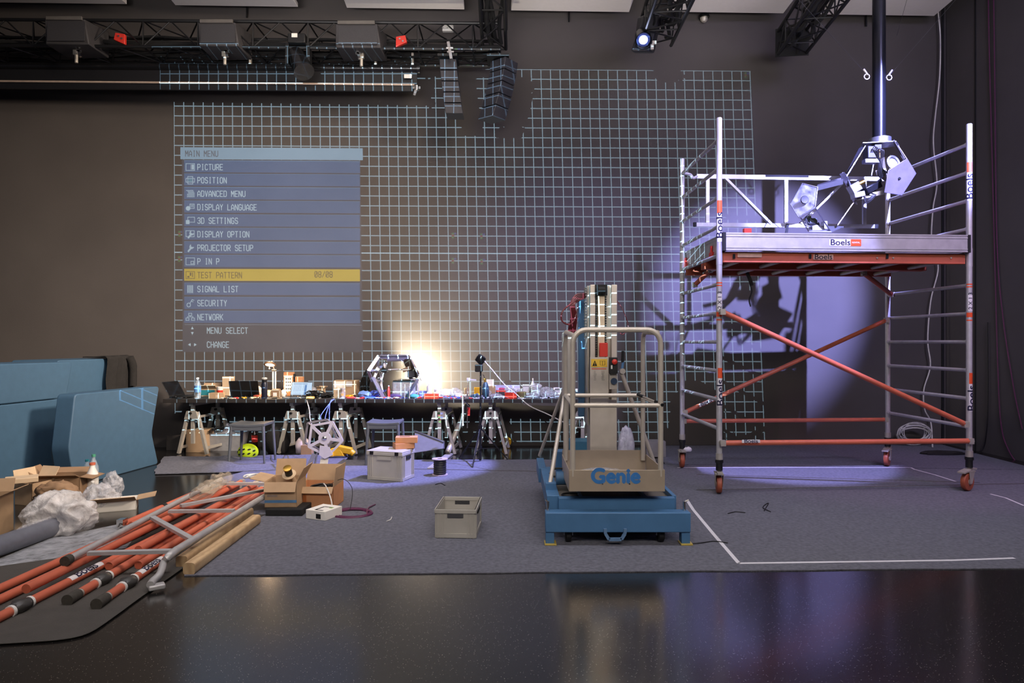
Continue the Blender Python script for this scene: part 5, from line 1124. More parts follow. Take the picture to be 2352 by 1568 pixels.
PT.part('control_box', MB().box(QX(883, 850, 9.08), (.075,.06,.06), (0, R(20), 0)), BLK, bevel=.005); PT.part('motor', MB().box(QX(935, 847, 9.05), (.12,.05,.05), (0, R(-22), 0)), M('bronze_box', (130, 104, 84), .5), bevel=.004)
PT.part('driver_box', MB().box(QX(945, 859, 9.05), (.10,.07,.085)), DGREY, bevel=.004)
wr = MB()
for k in range(5): wr.path(bez([QX(883, 828+k, 9.1), QX(885-k, 838, 9.08), QX(884, 848, 9.07)], 5), .003, 4); wr.path(bez([QX(867+k, 868, 9.0), QX(877, 866+2*k, 8.97), QX(874+k, 882, 8.98), QX(880, 900, 8.96)], 5), .003, 4)
wr.path(bez([QX(920, 826, 9.1), QX(927, 833, 9.08), QX(929, 845, 9.07)], 6), .003, 4); PT.part('wiring', wr, WIREW)
# work lamp shining on the wall behind the frame
c = tp(957, 9.36); T = Thing('work_lamp', 'bright work lamp behind the pentagon frame lighting the wall', 'lamp', c); hd = W(949, 866, 9.36)
T.part('stem', MB().tube(c, hd, .010, n=8).lathe([(.06,0),(.06,.012),(.02,.018)], c, 16), BLK); T.part('reflector', MB().lathe([(.03,-.05),(.055,-.02),(.065,.02),(.062,.02),(.04,-.02)], M_=basis(hd, Vector((1,0,0)), Vector((0,-.75,.66)), Vector((0,.66,.75))), n=18), BLK)
T.part('bulb', MB().lathe([(0,.0),(.03,.002),(.04,.012),(0,.016)], M_=basis(hd, Vector((1,0,0)), Vector((0,-.75,.66)), Vector((0,.66,.75))), n=16), glow('work_bulb', (255, 240, 190), 40))
wl = spot('work_lamp_light', hd+Vector((.0,.013,.022)), WW(956, 868), 130, (1.0, .90, .62), 120, 1.0, .03); wl.parent = T.e; wl.location = wl.location - T.loc
wl = spot('work_lamp_spill', hd+Vector((.02,-.10,.03)), WW(1010, 810), 200, (1.0, .90, .66), 150, .5, .02); wl.parent = T.e; wl.location = wl.location - T.loc
# aquarium-like acrylic box
c = tp(932, 9.22); T = Thing('acrylic_box', 'clear box with a dark lid standing behind the right leg of the pentagon frame', 'box', c)
t = MB(); wA, dA, hA = .32, .20, .20
for y in (-1, 1): t.box(c+Vector((0,y*dA/2,hA/2)), (wA,.006,hA))
for x in (-1, 1): t.box(c+Vector((x*wA/2,0,hA/2)), (.006,dA,hA))
T.part('walls', t, ACRYL); T.part('base', MB().box(c+Vector((0,0,.02)), (wA*.96,dA*.94,.04)), M('violet_tray', (120, 110, 200), .5)); T.part('lid', MB().box(c+Vector((0,0,hA+.012)), (wA*.98,dA,.022)), BLKG); T.part('grey_cover', MB().box(c+Vector((.02,0,hA+.03)), (wA*.8,dA*.6,.012)), STEEL)
for x in (-1, 1): T.part('corner_post', MB().box(c+Vector((x*wA/2,-dA/2,hA/2)), (.014,.014,hA)), ALU)
for px, lab in ((929.5, 'thin steel rod upright left of the slanted leg'), (940.5, 'thin steel rod upright right of the slanted leg')): one('steel_rod', MB().tube(tp(px, 8.87), tp(px, 8.87, .19), .0065, n=10), STEEL, lab, 'rod')
bottle('small red glue bottle with pointed nozzle inside the pentagon frame', tp(893, 9.0), .018, .165, RED, WHITEP, None, neck=.42)
pile('cloth', 'teal cleaning cloth lying at the foot of the clear box', tp(951, 9.0), (.075,.05,.055), M('teal_cloth', (70, 164, 180), .8), 'cloth', .25, 1.6, 6)
pile('tool_tangle', 'violet tangle of cables between the frame legs', tp(906, 9.1), (.09,.05,.05), M('violet_cable', (104, 88, 176), .5), 'cables', .6, 3, 21)
T = Thing('spray_can', 'white spray can right of the pentagon frame', 'spray can', tp(986, 9.2)); T.part('can', MB().lathe([(.033,0),(.034,.005),(.034,.135),(.026,.152)], n=20), WHITEP, local=True); T.part('nozzle', MB().lathe([(.012,.152),(.012,.168),(.008,.176)], n=14), WHITEP, local=True)
bottle('tall clear plastic bottle beside the white spray can', tp(1004.5, 9.2), .044, .285, FILMT, WHITEP, PAPER, lz=(.08,.35))
carton('orange-red plastic case at the front edge of the middle table', tp(991, 8.89), (.185,.10,.065), 0, M('orange_case', (226, 84, 48), .5), name='plastic_case', tape_=False)
pile('plastic_bag', 'clear plastic bag right of the tall bottle', tp(1024, 9.25), (.08,.07,.11), FILM, 'plastic bag', .4, 2, 31); pile('plastic_bag', 'clear plastic bag with violet sheen behind the loose tools', tp(1047, 9.3), (.10,.06,.12), FILM, 'plastic bag', .4, 2, 33)
carton('small white carton on the right half of the middle table', tp(1052, 9.15), (.09,.06,.05), R(10), WHITEP, tape_=False)
tl = [(1015, 8.95, 'red marker pen nearest the orange-red case', RED), (1023, 9.05, 'purple-handled driver behind the red marker', M('purple_handle', (120, 60, 170))), (1031, 8.92, 'blue file lying right of the red marker', BLUEP), (1039, 9.0, 'black-handled knife among the loose tools', BLK), (1047, 8.9, 'red-handled driver at the front edge near the table corner', RED), (1055, 8.98, 'blue marker lying near the table corner', BLUEP), (1060, 9.1, 'red scraper at the right end of the middle table', RED), (968, 8.95, 'purple marker left of the orange-red case', M('purple_handle', (120, 60, 170))), (960, 8.9, 'red cutter left of the purple marker', RED), (915, 8.88, 'white tube lying between the frame legs', WHITEP), (1010, 9.1, 'white pen behind the red marker', WHITEP)]
for k, (px, Y, lab, mt) in enumerate(tl): handtool(lab, px, Y, k*1.3, mt, .12, .011)
# clamp with two posts at the table corner
T = Thing('clamp_stand', 'tall clamp with two posts gripping the corner of the middle table', 'clamp', tp(1062, 8.80)+Vector((0,0,-.1)))
T.part('bar', MB().bar(W(1063.5, 905, 8.78), W(1063.5, 978, 8.78), .022, .012), STEEL); T.part('spindle', MB().tube(W(1073, 905, 8.78), W(1073.5, 983, 8.78), .006, n=8), CHROME); T.part('jaw', MB().bar(W(1062, 906, 8.79), W(1075, 914, 8.79), .03, .02), STEEL); T.part('red_grip', MB().tube(W(1077, 936, 8.77), W(1076.5, 954, 8.77), .016, n=10), RED)
T.part('wire_tie', MB().path(bez([W(1064, 920, 8.76), W(1078, 935, 8.74), W(1066, 946, 8.76)], 6), .003, 5), WIRE)

# ---------------------------------------------------------------- things on the right table
c = tp(1080, 9.15); T = Thing('post_clamp', 'white clamp arm on two thin dark posts', 'clamp', c)
for px in (1074.5, 1079.5): T.part('post', MB().tube(tp(px, 9.15), W(px, 870, 9.15), .006, n=8), STEEL)
T.part('clamp_head', MB().box(W(1076, 871, 9.13), (.045,.03,.04)), WHITEP, bevel=.004); T.part('arm', MB().bar(W(1078, 871.5, 9.13), W(1094, 872.5, 9.13), .018, .018), WHITEP)
carton('yellow carton behind the light stand pole', tp(1097, 9.3), (.09,.08,.12), 0, YEL, tape_=False); carton('small beige carton behind the clamp posts', tp(1072, 9.32), (.06,.05,.11), R(10), CARDL)
c = tp(1115, 9.0); T = Thing('spray_gun', 'dark teal rounded tool standing upright right of the light stand', 'tool', c)
T.part('body', MB().lathe([(.02,0),(.045,.03),(.052,.09),(.045,.15),(.03,.19),(.02,.21)], c, 20), M('dark_teal', (58, 80, 92), .3)); T.part('neck', MB().tube(c+Vector((0,0,.20)), c+Vector((-.012,0,.26)), .018, .014, n=12), BRASS); T.part('tip', MB().path(bez([c+Vector((-.01,0,.25)), c+Vector((-.02,0,.29)), c+Vector((-.035,0,.31))], 5), .004, 6), BLK)
c = tp(1096, 8.92); T = Thing('power_drill', 'dark grip tool lying at the foot of the light stand pole', 'tool', c); T.part('grip', MB().bar(c+Vector((-.09,0,.02)), c+Vector((.02,0,.05)), .045, .045), M('dark_teal', (58,80,92), .3), bevel=.012); T.part('chuck', MB().tube(c+Vector((.0,0,.03)), c+Vector((.075,0,.02)), .022, n=12), DGREY)
carton('white upright carton on top of the brown box', tp(1126, 9.36, .135), (.10,.06,.09), 0, PAPER, tape_=False); carton('open brown box carrying a white carton', tp(1128, 9.36), (.12,.10,.135), 0, CARD)
c = tp(1165, 9.4); T = Thing('foil_roll', 'long roll of clear wrapping film at the back of the right table', 'roll', c); T.part('roll', MB().tube(c+Vector((-.175,0,.075)), c+Vector((.175,0,.075)), .073, n=22), M('film_roll', (186, 184, 228), .3), bevel=.004)
T = Thing('parts_tray', 'red plastic parts tray at the front of the right table', 'tray', tp(1173, 8.92)); t = MB(); wt, dt, ht = .15, .10, .072; RT = M('red_clear_plastic', (226, 62, 44), .3)
t.box((0,0,.003), (wt*.9,dt*.9,.006)); 
for s_ in (-1, 1): t.bar((-wt/2, s_*dt/2, ht/2), (wt/2, s_*dt/2, ht/2), .004, ht); t.bar((s_*wt/2, -dt/2, ht/2), (s_*wt/2, dt/2, ht/2), .004, ht)
T.part('tray_body', t, RT, local=True); rim = MB()
for s_ in (-1, 1): rim.bar((-wt/2-.006, s_*dt/2, ht), (wt/2+.006, s_*dt/2, ht), .014, .006); rim.bar((s_*wt/2, -dt/2, ht), (s_*wt/2, dt/2, ht), .014, .006)
T.part('tray_rim', rim, RT, local=True)
carton('dark box with a red lid behind the red parts tray', tp(1150, 9.12), (.12,.08,.075), R(8), DGREY, name='plastic_case', tape_=False).part('lid', MB().box((0,0,.083), (.12,.08,.018)), RED, local=True)
pile('cloth', 'small pink cloth on the lid of the dark box', tp(1152, 9.12, .1), (.045,.03,.03), M('pink_cloth', (206, 84, 130), .8), 'cloth', .3, 2, 41)
T = Thing('tin_can', 'greenish tin with a pale lid right of the red parts tray', 'tin', tp(1198, 8.98)); T.part('can', MB().lathe([(.062,0),(.062,.07)], n=22), M('tin_green', (128, 118, 84), .4, .4), local=True); T.part('lid', MB().lathe([(.064,.07),(.064,.082),(.055,.084)], n=22), M('tin_lid', (176, 160, 110), .4, .5), local=True)
carton('white carton with open flaps left of the bagged cup', tp(1208, 9.3), (.095,.08,.13), 0, WHITEP, open_=(60, 75, 45, 50), flap=.4)
T = Thing('plastic_cup', 'clear plastic cup stuffed with a crinkled bag', 'cup', tp(1231, 9.15)); T.part('cup', MB().lathe([(.05,0),(.068,.16),(.064,.16),(.047,.004)], n=20), FILM, local=True); T.part('bag', MB().blob((0,0,.10), (.085,.075,.09), .35, 2.4, 51, 3, False, True), FILM, local=True)
bottle('white nozzle bottle behind the bagged cup', tp(1224, 9.3), .025, .245, WHITEP, WHITEP, neck=.3)
carton('small white carton with raised flaps at right of the bubble wrap', tp(1280, 9.3), (.09,.08,.085), R(8), WHITEP, open_=(50, 70, 30, 40), flap=.5); carton('white carton behind the left outrigger strut of the lift', tp(1302, 9.3), (.09,.08,.14), 0, WHITEP, tape_=False); carton('open carton with white flaps behind the lift rail', tp(1318, 9.15), (.10,.08,.08), R(-10), WHITEP, open_=(40, 60, None, 30), flap=.5)
for k, (px, Y, rx, h, lab) in enumerate([(1140, 8.98, .09, .065, 'bubble wrap lump beside the dark teal tool'), (1168, 9.2, .10, .13, 'bubble wrap lump behind the red parts tray'), (1222, 8.93, .10, .08, 'bubble wrap lump in front of the bagged cup'), (1262, 9.05, .13, .105, 'widest bubble wrap lump left of the lift struts'), (1288, 8.92, .09, .06, 'bubble wrap lump at the table edge beside lift strut'), (1345, 9.05, .14, .10, 'bubble wrap lump seen through the lift rails')]):
    pile('bubble_wrap', lab, tp(px, Y), (rx, .08, h), BUBBLE, 'bubble wrap', .4, 2.6, 60+k, 4, True)
handtool('red pen lying at the left corner of the right table', 1085, 8.86, .2, RED, .09, .01); handtool('white ruler strip lying before the tin', 1205, 8.86, 0, WHITEP, .16, .006)
carton('small red carton near the lift strut on the right table', tp(1293, 8.86), (.04,.03,.03), 0, RED, tape_=False)

# ---------------------------------------------------------------- light stand and its cable
b0 = F(1103, 1064); b0.x = W(1103, 784, 8.4).x; b0.y = 8.4
T = Thing('light_stand', 'black tripod light stand with a small lamp head before the tables', 'light stand', b0)
T.part('pole', MB().tube(b0+Vector((0,0,.12)), W(1104, 850, 8.4), .011, n=10).tube(b0+Vector((0,0,.02)), b0+Vector((0,0,.62)), .015, n=10), BLK)
hubz = b0+Vector((0,0,.40)); T.part('collar', MB().tube(hubz, hubz+Vector((0,0,.05)), .026, n=12), BLK); lowz = b0+Vector((0,0,.16)); T.part('collar', MB().tube(lowz, lowz+Vector((0,0,.03)), .022, n=12), BLK)
for px, py in ((1055, 1054), (1085, 1075), (1166, 1057)):
    f = F(px, py); f.z = .012; lg = T.part('leg', MB().bar(hubz+Vector((0,0,.02)), f, .016, .014), BLK); T.part('brace', MB().bar(lowz, hubz.lerp(f, .62), .010, .006), BLK, lg)
hp = W(1104, 830, 8.4); T.part('lamp_head', MB().lathe([(.03,-.05),(.055,-.04),(.06,0),(.055,.05),(.03,.06)], M_=basis(W(1104, 826, 8.4), Vector((0,0,1)), Vector((0,1,0)), Vector((1,0,0))).to_3x3().to_4x4() if False else Matrix.Translation(W(1103, 826, 8.4)) @ Matrix.Rotation(R(35), 4, 'Y'), n=18), BLKG)
T.part('ballast', MB().box(W(1100, 845, 8.38), (.095,.07,.085)), BLK, bevel=.006); T.part('grip_label', MB().box(W(1097, 853.5, 8.37), (.06,.02,.006)), WHITEP)
one('lamp_cable', MB().path(bez([W(1110, 826, 8.4), W(1128, 846, 8.3), W(1158, 882, 8.1), W(1186, 905, 7.9), W(1215, 931, 7.6), W(1256, 950, 7.2), W(1290, 967, 6.8), W(1318, 979, 6.5), W(1340, 983, 6.35)], 8), .0055, 6), WIREW, 'white cable swinging from the light stand across to the lift', 'cable')

# ---------------------------------------------------------------- things under the tables
def fl(px, py): return F(px, py)
carton('tall brown cardboard box under the left table', fl(447, 1040)+Vector((0,.16,0)), (.25,.26,.30), R(-6), CARD, tape_=False)
c = fl(524, 1031)+Vector((0,-.02,0)); T = Thing('plastic_bin', 'translucent plastic bin under the left table', 'bin', c); T.part('bin', MB().loft([c+Vector(v) for v in ((-.20,-.13,0),(.20,-.13,0),(.20,.13,0),(-.20,.13,0))], [c+Vector(v) for v in ((-.24,-.15,.23),(.24,-.15,.23),(.24,.15,.23),(-.24,.15,.23))]), M('bin_milky', (150, 150, 152), .35)); T.part('rim', MB().path([c+Vector(v) for v in ((-.245,-.155,.235),(.245,-.155,.235),(.245,.155,.235),(-.245,.155,.235))], .009, 6, True), M('bin_milky', (150, 150, 152), .35)); T.part('bag', MB().lathe([(.02,.36),(.03,.30),(.07,.25),(.12,.235)], c, 14), M('bin_bag', (190, 190, 200), .3))
coilheap('cable', 'black cable loops hanging behind the left trestle', fl(490, 1040)+Vector((0,.1,.25)), .10, .03, 3, .004, WIRE, 5, .10)
c = fl(569, 1051); T = Thing('bicycle_helmet', 'neon yellow bicycle helmet lying under the left table', 'helmet', c)
hm = MB(); bm = bmesh.new(); bmesh.ops.create_icosphere(bm, subdivisions=4, radius=1.0); bm.verts.index_update(); hv = []
for v in bm.verts:
    p = v.co.copy(); p.z = max(p.z, -.72); hv.append(Vector((p.x*.125*(1.0 if p.x < 0 else 1.06), p.y*.10, (p.z+.72)*.105)) + c)
hm.add(hv, [tuple(v.index for v in f.verts) for f in bm.faces]); bm.free(); T.part('shell', hm, NEON)
hc0 = c + Vector((0, 0, .0756))
for ax_, az_ in [(-.62,.35),(-.62,-.2),(-.62,-.62) ,(-.15,.42),(-.15,-.1),(-.2,-.62),(.38,.40),(.38,-.08),(.3,-.6),(.78,.22),(.78,-.25),(-.9,.05)]:
    yy_ = -math.sqrt(max(0.02, 1-ax_*ax_-az_*az_)); n = Vector((ax_/.125, yy_/.10, az_/.105)).normalized(); q = hc0 + Vector((ax_*.125*(1.0 if ax_ < 0 else 1.06), yy_*.10, az_*.105))
    u = Vector((1,0,.35)); u = (u - n*u.dot(n)).normalized(); w_ = n.cross(u); T.part('vent', MB().lathe([(0,-.006),(.020,-.004),(.021,.0015),(0,.002)], M_=basis(q, u, w_*.5, n), n=14), BLKM)
T = bottle('dark bottle with a red label behind the helmet', fl(582, 1030)+Vector((0,.05,0)), .04, .29, M('brown_glass', (46, 26, 16), .15), YEL, RED)
pile('rucksack', 'dark rucksack under the left table between stool and trestle', fl(628, 1044)+Vector((0,.15,0)), (.17,.13,.36), CLOTHB, 'bag', .2, 1.5, 71)
carton('dark grey box under the far left end of the left table', fl(402, 1034)+Vector((0,.1,0)), (.24,.2,.20), 0, M('shade_box', (60, 56, 54), .7), tape_=False)
pile('paper_bag', 'pale crumpled paper bag behind the wheel plate', fl(692, 1045)+Vector((0,.05,0)), (.09,.07,.24), M('pinkish_paper', (206, 190, 190), .8), 'paper bag', .3, 2, 73); carton('small brown carton behind the wheel plate', fl(706, 1046), (.14,.10,.14), 0, CARDD, tape_=False)
# yellow cordless tool
c = fl(777, 1052); T = Thing('cordless_tool', 'yellow and dark cordless power tool lying under the middle table', 'power tool', c)
T.part('body', MB().loft([c+Vector(v) for v in ((-.14,-.06,.03),(.09,-.06,.03),(.10,.06,.03),(-.14,.06,.03))], [c+Vector(v) for v in ((-.10,-.045,.12),(.02,-.045,.17),(.02,.045,.17),(-.10,.045,.12))]), YEL, bevel=.012)
T.part('head', MB().bar(c+Vector((-.02,0,.13)), c+Vector((.17,0,.09)), .10, .08).tube(c+Vector((.15,0,.09)), c+Vector((.20,0,.05)), .04, n=14), YEL, bevel=.01); T.part('battery', MB().box(c+Vector((-.10,-.05,.045)), (.11,.06,.07)), YEL, bevel=.008); T.part('foot', MB().box(c+Vector((-.0,-.02,.018)), (.21,.13,.034)), M('tool_navy', (44, 50, 66), .5), bevel=.008); T.part('grip', MB().tube(c+Vector((-.06,-.02,.125)), c+Vector((.02,-.02,.165)), .02, n=10), BLK)
q = c+Vector((-.10,-.0815,.052)); mb = letters('DEWALT', .022, .0004).xf(basis(q, Vector((1,0,0)), Vector((0,0,1)), Vector((0,-1,0)))); T.part('lettering', mb, BLKM)
# grey case leaning, pipe, chargers
c = fl(985, 1030); t = MB(); t.loft([W(952, 990, 8.75), W(1018, 1016, 8.55), W(1018, 1030, 8.5), W(952, 1040, 8.5)], [W(956, 988, 9.05), W(1022, 1012, 9.0), W(1022, 1030, 9.0), W(956, 1034, 9.0)]); T = Thing('equipment_case', 'grey sloping equipment case under the middle table', 'case', c); T.part('case', t, M('case_grey', (110, 110, 116), .5), bevel=.006)
T.part('edge_trim', MB().bar(W(951, 989, 8.745), W(1019, 1015, 8.545), .012, .012), ALU)
one('steel_pipe', MB().tube(fl(1028, 1046)+Vector((0,.0,.04)), W(1074, 930, 9.35), .036, n=16), STEEL, 'thick steel pipe leaning diagonally against the underside of the tables', 'pipe')
one('floor_plank', MB().bar(fl(990, 1078)+Vector((0,0,.012)), fl(1046, 1034)+Vector((0,0,.012)), .09, .016), STEEL, 'grey metal strip lying on the dark floor under the middle table', 'strip', smooth=False)
c = fl(1163, 1026); T = Thing('tape_measure', 'yellow round tool on the floor below the right table', 'tool', c); T.part('body', MB().tube(c+Vector((0,-.03,.075)), c+Vector((0,.03,.075)), .07, n=22).box(c+Vector((0,0,.012)), (.10,.06,.024)), YEL, bevel=.006); T.part('disc', MB().tube(c+Vector((0,-.032,.075)), c+Vector((0,-.036,.075)), .042, n=18), M('disc_ochre', (176, 130, 40), .5))
c = fl(1330, 1046); c.y = 8.2; c.x = W(1330, 784, 8.2).x; carton('teal plastic crate behind the lift', c, (.26,.3,.30), 0, M('teal_crate', (40, 92, 110), .6), name='plastic_crate', cat='crate', tape_=False)
c = fl(1330, 1030); pile('plastic_bag', 'white translucent plastic bag standing right of the lift mast', W(1438, 784, 8.0)*1.0 - Vector((0,0,CAMZ)), (.10,.08,.5), clear('milky_film', (226, 224, 232), .6, .2, .8, 10), 'plastic bag', .22, 1.5, 81, 4)
c = W(1503, 784, 8.8); c.z = .007; carton('flat grey storage box by the wall between lift and scaffold', c, (.25,.2,.20), 0, M('storage_grey', (136, 132, 134), .5), name='storage_box', tape_=False)

# small litter nobody could count
def litter(lab, px0, px1, mats, n, seed, name):
    rr = random.Random(seed)
    t = MB()
    for k in range(n):
        c = tp(rr.uniform(px0, px1), rr.choice((8.86, 8.92, 9.0, 9.1)) + rr.uniform(-.02, .04), .001); a = rr.uniform(0, 6.3); d = Vector((math.cos(a), math.sin(a)*.5, 0)); kind = rr.random()
        if kind < .4: t.path(bez([c+Vector((0,0,.004)), c+d*.03+Vector((0,0,rr.uniform(.004,.03))), c+d*.07+Vector((.01,0,.006)), c+d*.09+Vector((0,.02,.004))], 4), rr.uniform(.002,.004), 5)
        elif kind < .75: t.box(c+Vector((0,0,.009)), (rr.uniform(.015,.05), rr.uniform(.012,.03), rr.uniform(.010,.018)), (0,0,a))
        else: t.tube(c+Vector((0,0,.006))-d*.02, c+Vector((0,0,.006))+d*.03, .006, n=8)
    one(name, t, mats, lab, 'litter', kind='stuff')
litter('dark wire offcuts and small parts strewn over the left table', 500, 715, WIRE, 60, 1, 'wire_offcuts'); litter('pale wood and paper bits strewn over the left table', 500, 700, CARDL, 34, 2, 'paper_bits')
litter('red plastic connectors strewn over the middle table', 820, 1060, RED, 26, 3, 'plastic_connectors'); litter('blue plastic connectors strewn over the middle table', 815, 1060, M('connector_blue', (70, 84, 190), .4), 40, 4, 'plastic_connectors'); litter('small steel parts strewn over the middle table', 730, 1060, STEEL, 50, 5, 'steel_parts')
litter('white scraps of film strewn over the right table', 1080, 1300, M('film_scrap', (200, 198, 226), .3), 50, 6, 'film_scraps'); litter('dark wire offcuts strewn over the right table', 1080, 1300, WIRE, 30, 7, 'wire_offcuts')
for k, (px, Y, rx, h, lab) in enumerate([(1120, 9.25, .07, .09, 'clear crumpled bag behind the dark teal tool'), (1195, 9.3, .10, .11, 'clear crumpled bag between film roll and white carton'), (1255, 9.35, .12, .13, 'tall clear crumpled bag at the back right of the bagged cup'), (1148, 8.9, .08, .05, 'flat clear bag at the table edge left of the red tray')]): pile('plastic_bag', lab, tp(px, Y), (rx, .07, h), FILM, 'plastic bag', .45, 2.0, 120+k, 4)
coilheap('cable', 'dark cable loop lying between clear jar and pentagon frame', tp(828, 8.95), .08, .05, 3, .004, WIRE, 31, .05); coilheap('cable', 'blue cable loop at the left foot of the pentagon frame', tp(868, 9.1), .09, .05, 4, .004, M('blue_cable2', (84, 96, 190), .5), 33, .10)
carton('small blue and white parts box behind the orange-red case', tp(972, 9.25), (.10,.07,.075), R(12), M('box_bluewhite', (126, 138, 200), .6), tape_=False)
carton('white cardboard box at the back right of the tall bottle', tp(1030, 9.42), (.13,.06,.085), 0, PAPER, tape_=False)

# ---------------------------------------------------------------- blue foam blocks at the left
U = Vector((.131, .991, 0)); Vx = Vector((-.991, .131, 0))
def block(lab, p0, prof, th, name='foam_block', lip=None, z0=0.0):
    """prof: (along U, z) outline of the face; the block goes th back along -X"""
    P0 = Vector((p0.x, p0.y, z0)); a = [P0 + U*s_ + Vector((0,0,z)) for s_, z in rpoly(prof, .05, 4)]; t = MB().loft(a, [v + Vx*th for v in a]); c = t.center_base()
    T = Thing(name, lab, 'foam block', c, 0, 'blue foam blocks'); T.part('body', t, FOAM, bevel=.012, seg=3)
    if lip: T.part('lid', MB().loft([P0 + U*s_ + Vector((0,0,z)) for s_, z in lip], [P0 + U*s_ + Vector((0,0,z)) + Vx*th for s_, z in lip]), FOAM, bevel=.006)
    return T
PA = F(172, 1118)
block('blue foam block with a bent outline standing in front, right of the others', PA, [(0,0),(1.32,0),(1.20,.383),(1.34,.937),(0.0,.944),(-.08,.40)], .20)
PB = Vector((-4.97, 7.46, 0))
block('lower blue foam block of the front left stack at the picture edge', PB, [(-1.7,0),(0,0),(-.08,.26),(.07,.85),(-1.7,.85),(-1.62,.3)], .55)
block('upper blue foam block of the front left stack', PB, [(-1.7,.005),(.13,.005),(.22,.40),(-1.7,.41)], .60, z0=.852)
PD = Vector((-5.16, 8.60, 0))
block('lower blue foam block of the rear stack, half hidden', PD, [(-.95,0),(.02,0),(-.06,.3),(.05,.84),(-.95,.84)], .55)
block('upper blue foam block of the rear stack under the black jacket', PD, [(-.72,.02),(.30,.02),(.36,.08),(.40,.42),(-.72,.42)], .60, z0=.842)
t = Vector((-6.0, 7.6, 0)); block('blue foam block showing its top behind the front left stack', t, [(-1.2,0),(.25,0),(.25,1.30),(-1.2,1.30)], .5)
# black jacket hanging over the end of the rear block
jc = PD + U*.25 + Vector((0,0,1.275))
def jk(u, v):
    a = (u-.5)*.50; s_ = v*.80; f = .022*math.sin(u*19+v*2)*min(1, v*2.5) + .02*noise.noise(Vector((u*4, v*4, 2)))
    if s_ < .28: out, dz = -.28+s_, .012
    elif s_ < .36: t = (s_-.28)/.08*math.pi/2; out, dz = .035*math.sin(t), .012-.035*(1-math.cos(t))
    else: out, dz = .035+.03*(s_-.36), -.023-(s_-.36)
    return jc + U*(a*(1+.10*v) + .03*noise.noise(Vector((v*3, u*2, 9)))) - Vx*(out + max(0, f) + .006) + Vector((0, 0, dz + abs(f)*.5 + .045*noise.noise(Vector((u*3, 1, 7)))*v))
T = Thing('jacket', 'black jacket hung over the end of the rear blue block', 'jacket', jc - Vector((0,0,.42))); T.part('body', MB().sheet(jk, 44, 44, .010), CLOTHB, sharp=180)
T.part('sleeve', MB().path(bez([jc-Vx*.08+U*.14, jc-Vx*.10+U*.18-Vector((0,0,.13)), jc-Vx*.11+U*.17-Vector((0,0,.38))], 6), [.05]*7+[.045]*6, 12), CLOTHB)

# ---------------------------------------------------------------- rubbish pile at the left
pile('plastic_sheeting', 'large white heap of crumpled plastic sheeting at left', F(104, 1240)+Vector((-.02,.20,0)), (.28,.22,.33), clear('bag_white', (240,236,234), .64, .14, 1.0, 12), 'plastic sheeting', .42, 1.5, 91, 5)
pile('plastic_sheeting', 'smaller clump of clear plastic beside the white carton tray', F(205, 1180)+Vector((0,.15,0)), (.17,.13,.24), FILM, 'plastic sheeting', .5, 2.0, 95, 4)
pile('plastic_sheeting', 'pointed clear plastic scrap leaning behind the white heap', F(215, 1160)+Vector((0,.3,0)), (.10,.08,.26), FILM, 'plastic sheeting', .5, 2.0, 97, 4)
t = MB(); a, c = F(-90, 1312)+Vector((0,0,.075)), F(178, 1212)+Vector((0,.0,.075)); t.tube(a, c, .072, n=24); t2 = MB().path([a.lerp(c, .1)+Vector((0,0,.005)), c], .075, 24)
T = Thing('film_roll', 'grey roll of wrapped felt lying along the left edge', 'roll', (a+c)/2 - Vector((0,0,.075))); T.part('roll', t, M('roll_grey', (110, 112, 122), .35)); T.part('wrapping', MB().sheet(lambda u, v: a.lerp(c+(c-a)*.03, .45+.55*u) + Vector((0,0,.0)) + Vector((0,-1,0))*(.08*math.cos(v*3.0-.2)) + Vector((0,0,1))*(.084*math.sin(v*3.0-.2)+.004), 24, 12), FILM)
def gs(u, v):
    p = F(-60, 1312).lerp(F(290, 1262), u).lerp(F(110, 1240).lerp(F(345, 1192), u), v); return Vector((p.x, p.y, .012 + .022*max(0, noise.noise(Vector((p.x*4, p.y*5, 3)))+.25)*min(1, 8*min(u, 1-u), 8*min(v, 1-v))))
one('plastic_sheet', MB().sheet(gs, 50, 30, .004), clear('grey_sheet', (176, 178, 184), .72, .25, .8, 14), 'flat grey plastic sheet between the roll and the orange tubes', 'plastic sheet')
carton('open cardboard box cut by the left picture edge', F(-55, 1240)+Vector((-.03,.1,.008)), (.30,.26,.30), R(10), CARD, open_=(None, 70, None, 25), flap=.5)
carton('flat cardboard box leaning on the open box at left edge', F(8, 1195)+Vector((-.1,.35,.25)), (.24,.18,.04), R(35), CARDL, tape_=False)
T = carton('shallow white cardboard tray with a brown open flap', F(232, 1180)+Vector((.02,.18,0)), (.34,.22,.085), R(24), PAPER, name='cardboard_tray', open_=(28, None, None, 8), flapm=CARD, flap=.55)
carton('brown cardboard box torn open behind the white heap', F(122, 1150)+Vector((0,.15,0)), (.40,.26,.21), R(8), CARDD, open_=(25, 35, 50, -10), flap=.35)
carton('small cardboard box with a raised pale flap behind the heap', F(62, 1160)+Vector((0,.1,0)), (.20,.22,.20), R(-15), CARD, open_=(None, 60, 75, None), flapm=CARDL, flap=.7)
pile('kraft_paper', 'crumpled brown kraft paper between heap and torn box', F(112, 1170)+Vector((0,.1,0)), (.20,.12,.24), CARDD, 'paper', .5, 2, 99, 4)
bottle('clear bottle with a green cap behind the torn box', F(147, 1150)+Vector((0,.45,0)), .045, .36, FILMT, M('green_cap', (74, 150, 124), .5)); bottle('second clear bottle, turquoise capped, beside the green-capped bottle', F(123, 1150)+Vector((0,.5,0)), .045, .30, FILMT, TEAL)
